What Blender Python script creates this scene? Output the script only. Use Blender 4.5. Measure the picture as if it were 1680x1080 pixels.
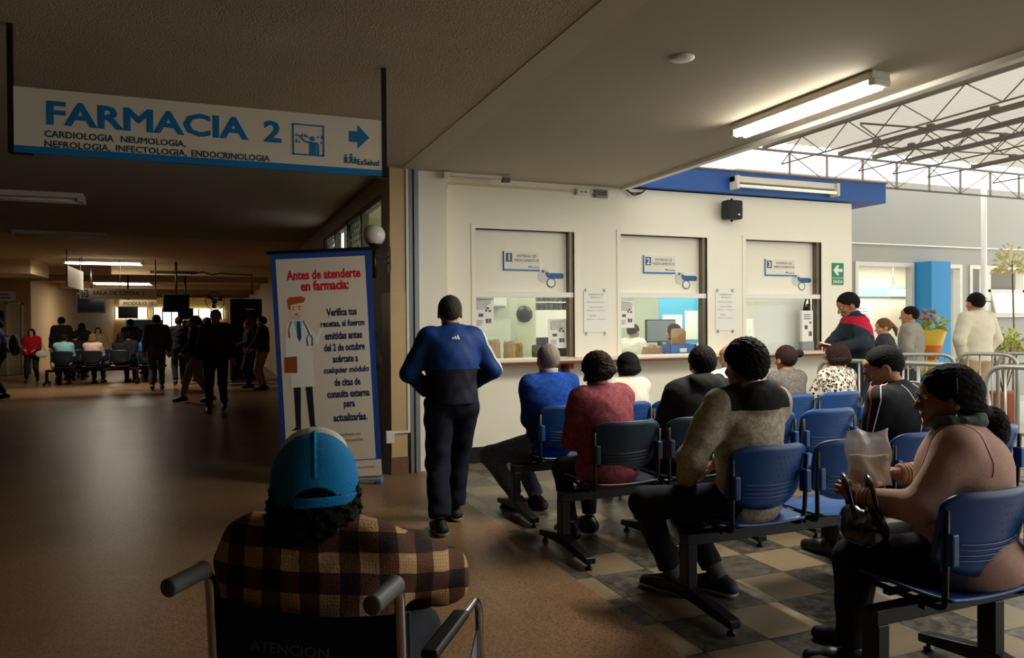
import bpy, bmesh, math, random
import numpy as np
from mathutils import Vector, Matrix, noise as mnoise
from math import sin, cos, radians as R, pi, sqrt, atan

for o in list(bpy.data.objects): bpy.data.objects.remove(o)
SC = bpy.context.scene
COL = SC.collection
rnd = random.Random(7)

# ------------------------------------------------------------------ camera
FPX = 1220.0; YAW = R(21.7); ROLL = R(0.43); PITCH = atan((540-528.4)/FPX)
cam_d = bpy.data.cameras.new('camera'); cam = bpy.data.objects.new('camera', cam_d); COL.objects.link(cam)
cam_d.sensor_width = 36.0; cam_d.lens = FPX/1680*36.0; cam_d.clip_end = 300
_f = Vector((sin(YAW)*cos(PITCH), cos(YAW)*cos(PITCH), -sin(PITCH)))
_r0 = Vector((cos(YAW), -sin(YAW), 0)); _u0 = _r0.cross(_f)
_r = _r0*cos(ROLL)-_u0*sin(ROLL); _u = _u0*cos(ROLL)+_r0*sin(ROLL)
cam.matrix_world = Matrix(((_r.x,_u.x,-_f.x,0),(_r.y,_u.y,-_f.y,0),(_r.z,_u.z,-_f.z,1.5),(0,0,0,1)))
SC.camera = cam
# ------------------------------------------------------------------ light
W = bpy.data.worlds.new('sky'); SC.world = W; W.use_nodes = True
WBG = W.node_tree.nodes['Background']; WBG.inputs[0].default_value = (1.0,0.985,0.94,1); WBG.inputs[1].default_value = 1.75
SC.view_settings.view_transform = 'Standard'; SC.view_settings.look = 'None'
SC.view_settings.exposure = 0.42; SC.view_settings.gamma = 1.0; SC.view_settings.use_curve_mapping = False
SC.cycles.max_bounces = 10; SC.cycles.diffuse_bounces = 5; SC.cycles.glossy_bounces = 4; SC.cycles.transmission_bounces = 6; SC.cycles.transparent_max_bounces = 8
SC.cycles.sample_clamp_indirect = 6.0; SC.cycles.caustics_reflective = False; SC.cycles.caustics_refractive = False
SUN_D = bpy.data.lights.new('sun','SUN'); SUN_D.energy = 0.0; SUN_D.angle = R(25); SUN_D.color = (1,0.96,0.88)
SUN = bpy.data.objects.new('sun', SUN_D); COL.objects.link(SUN); SUN.rotation_euler = (R(-28), R(38), 0)

def area_lamp(name, loc, size, energy, color=(1,0.93,0.8), down=True, rot=None):
    d = bpy.data.lights.new(name,'AREA'); d.shape='RECTANGLE'; d.size=size[0]; d.size_y=size[1]; d.energy=energy; d.color=color
    o = bpy.data.objects.new(name,d); COL.objects.link(o); o.location=loc
    if rot: o.rotation_euler=rot
    return o

# ------------------------------------------------------------------ materials
def lin(c):
    return tuple(((v/255)/12.92 if v/255<=0.04045 else ((v/255+0.055)/1.055)**2.4) for v in c)
class NT:
    def __init__(s, m): s.t = m.node_tree; s.n = s.t.nodes; s.l = s.t.links
    def new(s, typ, **kw):
        n = s.n.new(typ)
        for k, v in kw.items(): setattr(n, k, v)
        return n
    def link(s, a, b): s.l.new(a, b)
    def math(s, op, a, b=None, c=None):
        n = s.new('ShaderNodeMath', operation=op)
        for i, v in enumerate((a, b, c)):
            if v is None: continue
            if isinstance(v, (int, float)): n.inputs[i].default_value = v
            else: s.link(v, n.inputs[i])
        return n.outputs[0]
    def mix(s, fac, a, b):
        n = s.new('ShaderNodeMix', data_type='RGBA')
        for i, v in ((0, fac), (6, a), (7, b)):
            if isinstance(v, (int, float)): n.inputs[i].default_value = v
            elif isinstance(v, tuple): n.inputs[i].default_value = (*v[:3], 1)
            else: s.link(v, n.inputs[i])
        return n.outputs[2]
    def obj(s): return s.new('ShaderNodeTexCoord').outputs['Object']
    def noise(s, scale, detail=3, vec=None, rough=0.5):
        n = s.new('ShaderNodeTexNoise'); n.inputs['Scale'].default_value = scale; n.inputs['Detail'].default_value = detail; n.inputs['Roughness'].default_value = rough
        s.link(vec if vec is not None else s.obj(), n.inputs['Vector']); return n.outputs['Fac']
    def ramp(s, fac, a, b, ca=(0,0,0), cb=(1,1,1)):
        n = s.new('ShaderNodeValToRGB'); e = n.color_ramp.elements
        e[0].position = a; e[1].position = b; e[0].color = (*ca,1); e[1].color = (*cb,1); s.link(fac, n.inputs[0]); return n.outputs[0]
    def xyz(s, vec=None):
        n = s.new('ShaderNodeSeparateXYZ'); s.link(vec if vec is not None else s.obj(), n.inputs[0]); return n.outputs
MATS = {}
def mat(name, rgb, rough=0.6, metal=0.0, var=0.08, vscale=6.0, bump=0.0, bscale=60.0, spec=0.4, fn=None, **kw):
    if name in MATS: return MATS[name]
    m = bpy.data.materials.new(name); m.use_nodes = True; MATS[name] = m
    t = NT(m); b = t.n['Principled BSDF']; b.inputs['Roughness'].default_value = rough; b.inputs['Metallic'].default_value = metal
    b.inputs['Specular IOR Level'].default_value = spec
    c = lin(rgb)
    if fn: t.link(fn(t, c), b.inputs['Base Color'])
    elif var > 0:
        t.link(t.mix(t.noise(vscale), tuple(v*(1-var) for v in c), tuple(min(1, v*(1+var)) for v in c)), b.inputs['Base Color'])
    else: b.inputs['Base Color'].default_value = (*c,1)
    if bump > 0:
        bn = t.new('ShaderNodeBump'); bn.inputs['Strength'].default_value = bump; bn.inputs['Distance'].default_value = 0.01
        t.link(t.noise(bscale, 4), bn.inputs['Height']); t.link(bn.outputs[0], b.inputs['Normal'])
    for k, v in kw.items(): b.inputs[k].default_value = v
    return m
def emit(name, rgb, strength):
    if name in MATS: return MATS[name]
    m = bpy.data.materials.new(name); m.use_nodes = True; MATS[name] = m
    b = m.node_tree.nodes['Principled BSDF']; b.inputs['Base Color'].default_value = (*lin(rgb),1)
    b.inputs['Emission Color'].default_value = (*lin(rgb),1); b.inputs['Emission Strength'].default_value = strength
    return m
def glass(name, tint=(1,1,1), rough=0.0, refl=1.0):
    if name in MATS: return MATS[name]
    m = bpy.data.materials.new(name); m.use_nodes = True; MATS[name] = m
    t = NT(m); out = t.n['Material Output']; t.n.remove(t.n['Principled BSDF'])
    tr = t.new('ShaderNodeBsdfTransparent'); tr.inputs[0].default_value = (*tint,1)
    gl = t.new('ShaderNodeBsdfGlossy'); gl.inputs['Roughness'].default_value = rough
    fr = t.new('ShaderNodeFresnel'); fr.inputs['IOR'].default_value = 1.45
    mx = t.new('ShaderNodeMixShader'); gm = t.new('ShaderNodeNewGeometry'); t.link(t.math('MULTIPLY', t.math('MULTIPLY', fr.outputs[0], refl), t.math('SUBTRACT', 1.0, gm.outputs['Backfacing'])), mx.inputs[0]); t.link(tr.outputs[0], mx.inputs[1]); t.link(gl.outputs[0], mx.inputs[2])
    t.link(mx.outputs[0], out.inputs[0]); return m

# ------------------------------------------------------------------ mesh helpers
def mesh_from_arrays(name, V, Q, smooth=True):
    V = np.asarray(V, np.float32); Q = np.asarray(Q, np.int32)
    me = bpy.data.meshes.new(name)
    me.vertices.add(len(V)); me.vertices.foreach_set('co', V.ravel())
    k = Q.shape[1]
    me.loops.add(Q.size); me.loops.foreach_set('vertex_index', Q.ravel())
    me.polygons.add(len(Q)); me.polygons.foreach_set('loop_start', np.arange(0, Q.size, k, dtype=np.int32))
    me.polygons.foreach_set('use_smooth', np.full(len(Q), smooth))
    me.update(calc_edges=True); me.validate()
    return me
def link(name, me, m=None, parent=None, loc=None, rot=None):
    o = bpy.data.objects.new(name, me); COL.objects.link(o)
    if m is not None and me is not None:
        me.materials.clear()
        for q in (m if isinstance(m, (list, tuple)) else [m]): me.materials.append(q)
    if parent is not None: o.parent = parent
    if loc is not None: o.location = loc
    if rot is not None: o.rotation_euler = rot
    return o
def tag(o, label=None, cat=None, group=None, kind=None):
    if label: o['label'] = label
    if cat: o['category'] = cat
    if group: o['group'] = group
    if kind: o['kind'] = kind
    return o
def thing(name, label, cat, loc=(0,0,0), rz=0.0, group=None):
    o = bpy.data.objects.new(name, None); COL.objects.link(o); o.location = loc; o.rotation_euler = (0,0,rz)
    o.empty_display_size = 0.1
    return tag(o, label, cat, group)
class MB:
    def __init__(s): s.v = []; s.f = []; s.sm = []
    def add(s, vs, fs, smooth=False, M=None):
        b = len(s.v)
        s.v += [tuple(M @ Vector(p)) if M else tuple(p) for p in vs]
        s.f += [tuple(i+b for i in f) for f in fs]; s.sm += [smooth]*len(fs)
        return s
    def box(s, x0, x1, y0, y1, z0, z1, M=None):
        vs = [(x0,y0,z0),(x1,y0,z0),(x1,y1,z0),(x0,y1,z0),(x0,y0,z1),(x1,y0,z1),(x1,y1,z1),(x0,y1,z1)]
        return s.add(vs, [(0,3,2,1),(4,5,6,7),(0,1,5,4),(1,2,6,5),(2,3,7,6),(3,0,4,7)], False, M)
    def bar(s, a, b, w, h=None, up=(0,0,1)):
        a = Vector(a); b = Vector(b); h = h or w; d = (b-a).normalized(); u = Vector(up)
        if abs(d.dot(u)) > 0.98: u = Vector((0,1,0))
        x = d.cross(u).normalized(); z = x.cross(d).normalized()
        vs = [p + x*sx*w/2 + z*sz*h/2 for p in (a,b) for sx,sz in ((-1,-1),(1,-1),(1,1),(-1,1))]
        return s.add(vs, [(0,1,2,3),(7,6,5,4),(0,4,5,1),(1,5,6,2),(2,6,7,3),(3,7,4,0)])
    def tube(s, pts, r, n=8, closed=False, cap=True, M=None):
        pts = [Vector(p) for p in pts]; N = len(pts); vs = []; fs = []
        rs = r if isinstance(r, (list, tuple)) else [r]*N
        tang = []
        for i in range(N):
            a = pts[(i-1) % N] if closed or i > 0 else pts[i]; b = pts[(i+1) % N] if closed or i < N-1 else pts[i]
            tang.append((b-a).normalized())
        ref = Vector((0,0,1)) if abs(tang[0].z) < 0.9 else Vector((1,0,0))
        x = tang[0].cross(ref).normalized()
        for i in range(N):
            x = (x - tang[i]*x.dot(tang[i])).normalized(); y = tang[i].cross(x)
            for k in range(n):
                a = 2*pi*k/n; vs.append(pts[i] + (x*cos(a)+y*sin(a))*rs[i])
        for i in range(N if closed else N-1):
            j = (i+1) % N
            for k in range(n): fs.append((i*n+k, i*n+(k+1)%n, j*n+(k+1)%n, j*n+k))
        if cap and not closed: fs += [tuple(range(n-1,-1,-1)), tuple((N-1)*n+k for k in range(n))]
        return s.add(vs, fs, True, M)
    def lathe(s, prof, n=20, M=None):
        vs = []; fs = []
        for (r, z) in prof:
            for k in range(n): a = 2*pi*k/n; vs.append((r*cos(a), r*sin(a), z))
        for i in range(len(prof)-1):
            for k in range(n): fs.append((i*n+k, i*n+(k+1)%n, (i+1)*n+(k+1)%n, (i+1)*n+k))
        fs += [tuple(range(n-1,-1,-1)), tuple((len(prof)-1)*n+k for k in range(n))]
        return s.add(vs, fs, True, M)
    def ball(s, c, r, n=12, sc=(1,1,1)):
        prof = [(max(1e-4, r*sin(pi*i/n)), -r*cos(pi*i/n)) for i in range(n+1)]
        return s.lathe(prof, 2*n, Matrix.Translation(Vector(c)) @ Matrix.Diagonal((*sc,1)))
    def prism(s, poly, d, M=None):   # poly in local XZ plane, extruded along +Y by d (front face at y=0 looks to -Y)
        n = len(poly); vs = [(x,0,z) for x,z in poly]+[(x,d,z) for x,z in poly]
        area = sum(poly[i][0]*poly[(i+1)%n][1]-poly[(i+1)%n][0]*poly[i][1] for i in range(n))
        if area < 0: vs = [(x,0,z) for x,z in poly[::-1]]+[(x,d,z) for x,z in poly[::-1]]
        fs = [tuple(range(n)), tuple(range(2*n-1,n-1,-1))]+[(i, i+n, (i+1)%n+n, (i+1)%n) for i in range(n)]
        return s.add(vs, fs, False, M)
    def shell(s, fn, nu, nv, th):    # thick curved sheet: fn(u,v)->point ; u,v in 0..1
        P = [[Vector(fn(i/nu, j/nv)) for j in range(nv+1)] for i in range(nu+1)]
        vs = []; fs = []
        def nrm(i,j):
            a = P[min(i+1,nu)][j]-P[max(i-1,0)][j]; b = P[i][min(j+1,nv)]-P[i][max(j-1,0)]
            return a.cross(b).normalized()
        idx = lambda i,j,k: (i*(nv+1)+j)*2+k
        for i in range(nu+1):
            for j in range(nv+1):
                q = nrm(i,j)*th/2; vs += [P[i][j]+q, P[i][j]-q]
        for i in range(nu):
            for j in range(nv):
                fs.append((idx(i,j,0), idx(i+1,j,0), idx(i+1,j+1,0), idx(i,j+1,0)))
                fs.append((idx(i,j,1), idx(i,j+1,1), idx(i+1,j+1,1), idx(i+1,j,1)))
        for i in range(nu):
            fs.append((idx(i,0,0), idx(i,0,1), idx(i+1,0,1), idx(i+1,0,0))); fs.append((idx(i,nv,0), idx(i+1,nv,0), idx(i+1,nv,1), idx(i,nv,1)))
        for j in range(nv):
            fs.append((idx(0,j,0), idx(0,j+1,0), idx(0,j+1,1), idx(0,j,1))); fs.append((idx(nu,j,0), idx(nu,j,1), idx(nu,j+1,1), idx(nu,j+1,0)))
        return s.add(vs, fs, True)
    def build(s, name, m, parent=None, bevel=0.0, seg=2, loc=None, rot=None):
        me = bpy.data.meshes.new(name); me.from_pydata(s.v, [], s.f)
        me.polygons.foreach_set('use_smooth', s.sm); me.update()
        if bevel > 0:
            bm = bmesh.new(); bm.from_mesh(me)
            bmesh.ops.bevel(bm, geom=[e for e in bm.edges if e.calc_face_angle(0) > 0.6], offset=bevel, segments=seg, affect='EDGES', profile=0.5)
            bm.to_mesh(me); bm.free()
        return link(name, me, m, parent, loc, rot)
def box(name, m, x0, x1, y0, y1, z0, z1, parent=None, bevel=0.0):
    return MB().box(x0,x1,y0,y1,z0,z1).build(name, m, parent, bevel)
def struct(name, m, x0, x1, y0, y1, z0, z1, bevel=0.0):
    o = box(name, m, x0,x1,y0,y1,z0,z1, None, bevel); o['kind'] = 'structure'; return o
def copy_tree(o, parent=None):
    c = o.copy(); COL.objects.link(c)
    if parent is not None: c.parent = parent; c.matrix_parent_inverse = o.matrix_parent_inverse.copy()
    for ch in list(o.children): copy_tree(ch, c)
    return c
def rr(w, h, r, n=5):     # rounded rectangle outline
    pts = []
    for cx, cz, a0 in ((w/2-r, h/2-r, 0), (-w/2+r, h/2-r, pi/2), (-w/2+r, -h/2+r, pi), (w/2-r, -h/2+r, 1.5*pi)):
        for k in range(n+1): a = a0+pi/2*k/n; pts.append((cx+r*cos(a), cz+r*sin(a)))
    return pts
def circ(cx, cz, r, n=20, ry=None): return [(cx+r*cos(2*pi*k/n), cz+(ry or r)*sin(2*pi*k/n)) for k in range(n)]
def fillet(pts, r, n=5):  # rounded polyline
    pts = [Vector(p) for p in pts]; out = [pts[0]]
    for a, b, c in zip(pts, pts[1:], pts[2:]):
        d1 = (a-b).normalized(); d2 = (c-b).normalized(); rr_ = min(r, (a-b).length*0.49, (c-b).length*0.49)
        p, q = b+d1*rr_, b+d2*rr_
        for k in range(n+1):
            t = k/n; out.append(p*(1-t)**2 + b*2*t*(1-t) + q*t*t)
    return out+[pts[-1]]
# lettering: every line is fitted into a given box of the plane x (right) z (up), looking to -Y
def letter_data(s, bold=0.0, res=2, shear=0.0):
    cu = bpy.data.curves.new('letters','FONT'); cu.body = s; cu.size = 1.0; cu.bevel_depth = bold; cu.bevel_resolution = 0; cu.resolution_u = res; cu.shear = shear; cu.extrude = 0.0
    ob = bpy.data.objects.new('letters', cu); COL.objects.link(ob)
    dg = bpy.context.evaluated_depsgraph_get(); dg.update()
    me = bpy.data.meshes.new_from_object(ob.evaluated_get(dg))
    vs = [tuple(v.co) for v in me.vertices]; fs = [tuple(p.vertices) for p in me.polygons]
    bpy.data.objects.remove(ob); bpy.data.curves.remove(cu); bpy.data.meshes.remove(me)
    return vs, fs
def letters(mb, s, x0, z0, w, h, y=0.0, bold=0.0, keep=False, align='L', shear=0.0):
    vs, fs = letter_data(s, bold*0.7, shear=shear)
    if not vs: return mb
    xs = [v[0] for v in vs]; ys = [v[1] for v in vs]
    bx, by, bw, bh = min(xs), min(ys), max(xs)-min(xs), max(ys)-min(ys)
    sx = w/bw; sy = h/bh
    if keep: sx = sy
    ww = bw*sx; ox = x0 + (0 if align == 'L' else (w-ww)/2 if align == 'C' else w-ww)
    b = 0
    for k, (dx, dz) in enumerate(((0,0),) if b <= 0 else ((-b,0),(b,0),(0,b*.6),(0,-b*.6))):
        mb.add([((v[0]-bx)*sx+ox+dx, y-0.0004-v[2]*sy*0.15, (v[1]-by)*sy+z0+dz) for v in vs], fs)
    return mb
def para(mb, rnd_, x0, x1, z0, z1, y, n, ragged=0.3):    # rows of unreadable print as fine strips of word length
    dz = (z1-z0)/n
    for i in range(n):
        z = z1-dz*(i+0.7); x = x0; end = x1-(x1-x0)*ragged*rnd_.random()
        while x < end:
            w = min((x1-x0)*rnd_.uniform(0.06,0.2), end-x); mb.box(x, x+w, y-0.0006, y, z, z+dz*0.42); x += w+(x1-x0)*0.025
    return mb
# ------------------------------------------------------------------ shared materials
M_wall = mat('cream wall paint', (244,238,218), 0.65, var=0.04, vscale=1.5, bump=0.05)
M_wallw = mat('white wall paint', (235,232,222), 0.65, var=0.03, vscale=1.2, bump=0.05)
M_hallwall = mat('ochre hall paint', (188,166,132), 0.6, var=0.06, vscale=1.0)
M_dark = mat('dark hall wall', (70,60,48), 0.8)
def f_popcorn(t, c):
    n = t.noise(90, 3); n2 = t.noise(0.8, 2)
    return t.mix(t.math('MULTIPLY', n, t.math('ADD', n2, 0.55)), tuple(v*0.55 for v in c), tuple(v*1.25 for v in c))
M_pop = mat('sprayed popcorn ceiling', (190,178,160), 0.95, fn=f_popcorn, bump=0.8, bscale=90)
M_ceil = mat('smooth plaster ceiling', (180,172,156), 0.8, var=0.05, vscale=0.9)
M_beam = mat('smooth plaster band', (184,176,160), 0.7, var=0.08, vscale=2.5)
def f_terrazzo(t, c):
    v = t.new('ShaderNodeTexVoronoi'); v.inputs['Scale'].default_value = 80; t.link(t.obj(), v.inputs['Vector'])
    n = t.noise(1.3, 3); col = t.mix(t.ramp(v.outputs['Distance'], 0.1, 0.6), tuple(x*0.5 for x in c), tuple(x*1.7 for x in c))
    col = t.mix(t.ramp(n, 0.3, 0.75), col, t.mix(0.5, col, tuple(x*0.7 for x in c)))
    # thin brass joints every 1.8 m
    x, y, z = t.xyz(); lx = t.math('LESS_THAN', t.math('PINGPONG', t.math('ADD', x, 0.4), 0.9), 0.006); ly = t.math('LESS_THAN', t.math('PINGPONG', y, 0.9), 0.006)
    return t.mix(t.math('MULTIPLY', t.math('MAXIMUM', lx, ly), 0.6), col, tuple(x*1.5 for x in c))
M_terr = mat('polished brown terrazzo', (114,88,64), 0.36, fn=f_terrazzo, bump=0.06, bscale=5, spec=0.13)
def f_tiles(t, c):
    x, y, z = t.xyz(); S = 0.36
    fx = t.math('DIVIDE', t.math('SUBTRACT', x, 2.04), S); fy = t.math('DIVIDE', t.math('SUBTRACT', y, 2.79), S)
    ix = t.math('FLOOR', fx); iy = t.math('FLOOR', fy)
    par = t.math('PINGPONG', t.math('ADD', t.math('ADD', ix, iy), 1.0), 1.0)
    cx = t.new('ShaderNodeCombineXYZ'); t.link(ix, cx.inputs[0]); t.link(iy, cx.inputs[1])
    wn = t.new('ShaderNodeTexWhiteNoise', noise_dimensions='2D'); t.link(cx.outputs[0], wn.inputs['Vector'])
    mott = t.noise(16, 5, rough=0.7)
    a = t.mix(wn.outputs['Value'], lin((118,101,76)), lin((140,122,92)))
    a = t.mix(t.math('MULTIPLY', mott, 0.5), a, lin((104,90,68))); a = t.mix(t.math('MULTIPLY', t.ramp(t.noise(2.2, 5, rough=0.7), 0.4, 0.75), 0.5), a, lin((84,72,54)))
    b = t.mix(t.ramp(mott, 0.42, 0.62), lin((50,48,42)), lin((104,98,84)))
    b = t.mix(t.math('MULTIPLY', wn.outputs['Value'], 0.45), b, lin((70,62,50)))
    col = t.mix(par, a, b)
    ex = t.math('LESS_THAN', t.math('PINGPONG', fx, 0.5), 0.009); ey = t.math('LESS_THAN', t.math('PINGPONG', fy, 0.5), 0.009)
    crk = t.math('LESS_THAN', t.math('ABSOLUTE', t.math('SUBTRACT', x, t.math('ADD', 1.93, t.math('MULTIPLY', t.noise(4.5, 6, rough=0.7), 0.28)))), 0.0035)
    return t.mix(t.math('MAXIMUM', t.math('MAXIMUM', ex, ey), crk), col, lin((34,28,22)))
M_tile = mat('worn two tone cement tiles', (190,170,130), 0.32, fn=f_tiles, bump=0.08, bscale=18, spec=0.5)
M_white = mat('white gloss paint', (236,234,226), 0.4, var=0.03)
M_blue = mat('royal blue paint', (36,86,160), 0.5, var=0.06, vscale=3)
M_signw = mat('ivory sign face', (232,224,204), 0.5, var=0.03)
M_signb = mat('sign blue', (24,120,182), 0.5, var=0.03)
M_signd = mat('sign dark lettering', (32,62,88), 0.5, var=0.0)
M_ink = mat('grey print ink', (96,94,92), 0.7, var=0.0)
M_black = mat('black enamel', (18,18,18), 0.4, var=0.1)
M_blackp = mat('black plastic', (20,20,21), 0.45, var=0.1)
M_steel = mat('brushed grey steel', (150,148,142), 0.35, 0.85, var=0.08)
M_galv = mat('galvanised barrier tube', (168,168,160), 0.4, 0.6, var=0.08)
M_chrome = mat('chrome', (205,205,205), 0.15, 1.0, var=0.03)
M_paper = mat('white paper', (240,238,230), 0.7, var=0.02)
M_green = mat('safety green', (16,128,84), 0.5, var=0.03)
M_grey = mat('grey metal paint', (138,142,144), 0.5, 0.3, var=0.06)
M_marble = mat('beige marble cladding', (200,172,124), 0.5, var=0.18, vscale=5)
M_colp = mat('sand column paint', (200,174,130), 0.6, var=0.06)
M_plinth = mat('speckled terrazzo plinth', (120,92,66), 0.35, var=0.35, vscale=70)
M_cond = mat('white plastic conduit', (224,220,208), 0.45, var=0.03)
M_wood = mat('red brown varnished wood', (112,50,34), 0.4, var=0.2, vscale=14)
M_counter = mat('cream laminate counter', (226,214,190), 0.35, var=0.05)
M_glass = glass('clear pane', (0.97,0.985,0.98))
M_tube_on = emit('lit fluorescent tube', (255,248,228), 26.0)
M_tube_far = emit('lit hall tube', (255,246,226), 9.0)
M_tube_off = mat('unlit fluorescent tube', (226,222,208), 0.35, var=0.02)
M_lampw = mat('lamp housing white', (222,216,200), 0.5, var=0.04)
M_scr = mat('dark screen', (8,9,11), 0.2, var=0.05)

CZ = 3.03
# ------------------------------------------------------------------ setting : floors, ceilings, walls
struct('floor', M_terr, -16, 1.93, -4, 50, -0.15, 0)
struct('floor_waiting', M_tile, 1.93, 7.9, -4, 7.9, -0.15, 0)
struct('floor_courtyard', mat('courtyard concrete', (188,182,168), 0.6, var=0.1, vscale=2), 7.9, 22, -4, 16, -0.15, 0)
struct('floor_pharmacy', mat('pharmacy vinyl', (180,176,160), 0.5), 1.75, 7.9, 7.9, 12, -0.15, 0)
struct('ceiling', M_pop, -16, 1.72, -4, 14.4, CZ, CZ+0.25)
struct('ceiling_far', mat('far hall plaster ceiling', (206,182,146), 0.8, var=0.05, vscale=0.7), -16, 1.72, 14.4, 50, CZ, CZ+0.25)
struct('trim_1', M_beam, 1.72, 1.93, -4, 7.49, CZ-0.004, CZ+0.25)
struct('ceiling_waiting', M_ceil, 1.93, 4.37, -4, 7.49, CZ, CZ+0.27)
struct('trim_2', M_white, 4.30, 4.375, -4, 7.40, CZ-0.035, CZ+0.001)
struct('wall_back', M_dark, -16, 6.0, -4.2, -4, -0.1, 4.4)  # unseen wall behind the camera, added and sized to hold back sky light
struct('wall_left', M_hallwall, -16.2, -16, -4, 50, 0, CZ)
struct('wall_far', mat('far cream wall', (232,206,150), 0.7), -16, 1.72, 47.0, 47.2, 0, CZ)
struct('wall_right', M_hallwall, 1.6, 1.75, 7.66, 50, 0, 2.30)
struct('trim_3', M_hallwall, 1.6, 1.75, 12.1, 50, 2.30, CZ)
struct('trim_4', M_hallwall, 1.6, 1.75, 7.66, 12.1, 2.84, CZ)
# high windows in the right hall wall
M_frame = mat('grey green window frame', (120,118,104), 0.5)
for i, (y0, y1) in enumerate(((7.66,8.9),(8.9,9.9),(9.9,11.0),(11.0,12.1))):
    f = MB()
    for a, b in ((y0, y0+0.06), (y1-0.06, y1)): f.box(1.62,1.70,a,b,2.30,2.84)
    f.box(1.62,1.70,y0,y1,2.30,2.35).box(1.62,1.70,y0,y1,2.79,2.84)
    w = f.build('window_%d' % (i+1), M_frame); w['kind'] = 'structure'
    if i % 2: 
        g = MB()
        for k in range(9):
            yy = y0+0.06+(y1-y0-0.12)*k/8
            g.tube([(1.64,yy,2.35),(1.64,min(y1-0.06,yy+0.3),2.79)],0.006,5); g.tube([(1.64,yy,2.79),(1.64,min(y1-0.06,yy+0.3),2.35)],0.006,5)
        g.build('mesh_grille', M_frame, w)
    box('pane', M_glass, 1.655,1.662,y0+0.06,y1-0.06,2.35,2.79,w)
# column with marble cladding
col = MB().box(1.60,1.755,7.25,7.66,1.80,CZ).build('column_right', M_colp); col['kind'] = 'structure'
box('marble_cladding', M_marble, 1.597,1.758,7.245,7.66,0.17,1.80, col)
box('plinth', M_plinth, 1.59,1.765,7.235,7.66,0,0.17, col)
tag(box('vertical_trunking', M_cond, 1.758,1.785,7.235,7.262,0.42,CZ), 'white vertical cable trunking along the marble column edge', 'trunking')
t = thing('cable_trunking', 'white horizontal trunking with junction box low on the marble column', 'trunking', (1.68,7.235,0.42))
MB().box(-0.085,0.10,-0.012,0.0,-0.012,0.012).build('duct', M_cond, t); MB().box(-0.15,-0.07,-0.05,0.0,-0.10,0.02).build('junction_box', M_cond, t, 0.006)
# shutter guide between column and white wall
g = MB().box(1.79,1.83,7.24,7.30,0,CZ).box(1.835,1.885,7.22,7.34,0,CZ).box(1.80,1.88,7.30,7.49,0,CZ)
tag(g.build('shutter_guide', M_grey, None, 0.004), 'tall grey steel shutter guide between marble column and white wall', 'shutter guide')
struct('wall_pier', M_wall, 1.89, 2.19, 7.30, 7.66, 0, CZ)
# pharmacy wall with three hatches
WX = [(2.57,3.735),(4.33,5.525),(6.10,7.305)]
ZB, ZT, YW = 1.10, 2.50, 7.49
wl = MB().box(2.19,7.83,YW,7.66,0,ZB).box(2.19,7.83,YW,7.66,ZT,CZ)
xs = [2.19]+[v for p in WX for v in p]+[7.83]
for a, b in zip(xs[0::2], xs[1::2]): wl.box(a,b,YW,7.66,ZB,ZT)
o = wl.build('wall_pharmacy', M_wall); o['kind'] = 'structure'
bb = MB().box(2.19,7.83,YW-0.012,YW,0,0.17); o = bb.build('baseboard_pharmacy', M_black); o['kind'] = 'structure'
struct('wall_pharmacy_side', M_wallw, 7.70, 7.83, 7.66, 12, 0, CZ)
for i, (a, b) in enumerate(WX):
    f = MB()
    f.box(a-0.05,a,YW-0.010,7.60,ZB,ZT+0.05).box(b,b+0.05,YW-0.010,7.60,ZB,ZT+0.05).box(a,b,YW-0.009,7.60,ZT,ZT+0.049)
    w = f.build('window_%d' % (i+5), M_wall); w['kind'] = 'structure'; MB().box(a,b,YW+0.001,7.60,ZB-0.03,ZB+0.002).build('sill', M_counter, w); MB().box(a,b,YW+0.015,7.625,1.77,1.825).build('transom', M_white, w)
    box('upper_panel', M_wall, a,b,7.585,7.61,1.83,ZT,w)
    box('pane', M_glass, a,b-0.03,7.60,7.606,ZB,1.775,w)
    # jamb strip coloured dark to stand for the shadow in the right reveal
    box('jamb_shade', mat('reveal shade brown', (112,100,84), 0.4, 0.5), b-0.05,b,7.51,7.60,ZB,ZT,w)
# counter
ct = thing('counter', 'long cream service counter with brown edge under the three hatches', 'counter', (0,0,0))
box('worktop', M_counter, 2.42,7.66,7.24,7.488,1.072,1.098,ct,0.004)
box('edge_strip', M_wood, 2.415,7.665,7.225,7.26,1.045,1.073,ct)
for x in (3.60,):
    MB().box(x-0.03,x+0.03,7.30,7.49,0.98,1.05).box(x-0.03,x+0.03,7.40,7.48,0.78,1.0).build('bracket', M_wood, ct)
# ceiling and wall services
t = thing('fluorescent_lamp', 'lit twin tube fluorescent batten on the waiting room ceiling', 'ceiling light', (3.82,4.10,CZ))
MB().box(-0.075,0.075,-0.68,0.68,-0.055,0).build('batten', M_lampw, t, 0.006)
MB().box(-0.07,0.07,-0.69,-0.64,-0.09,-0.05).box(-0.07,0.07,0.64,0.69,-0.09,-0.05).build('end_cap', M_lampw, t, 0.008)
for s in (-1,1): MB().tube([(s*0.04,-0.64,-0.085),(s*0.04,0.64,-0.085)],0.019,10).build('tube', M_tube_on, t)
area_lamp('waiting_lamp', (3.82,4.10,CZ-0.115), (0.16,1.26), 75, (1,0.96,0.86))
t = thing('wall_batten_lamp', 'unlit fluorescent batten on the blue fascia', 'wall light', (6.58,7.34,3.16))
MB().box(-0.80,0.80,-0.06,0.05,0.0,0.07).box(-0.80,-0.76,-0.10,0.05,-0.09,0.07).box(0.76,0.80,-0.10,0.05,-0.09,0.07).build('batten', M_lampw, t, 0.005)
MB().tube([(-0.76,-0.07,-0.05),(0.76,-0.07,-0.05)],0.02,10).build('tube', emit('dim tube', (255,246,225), 0.25), t)
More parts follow.
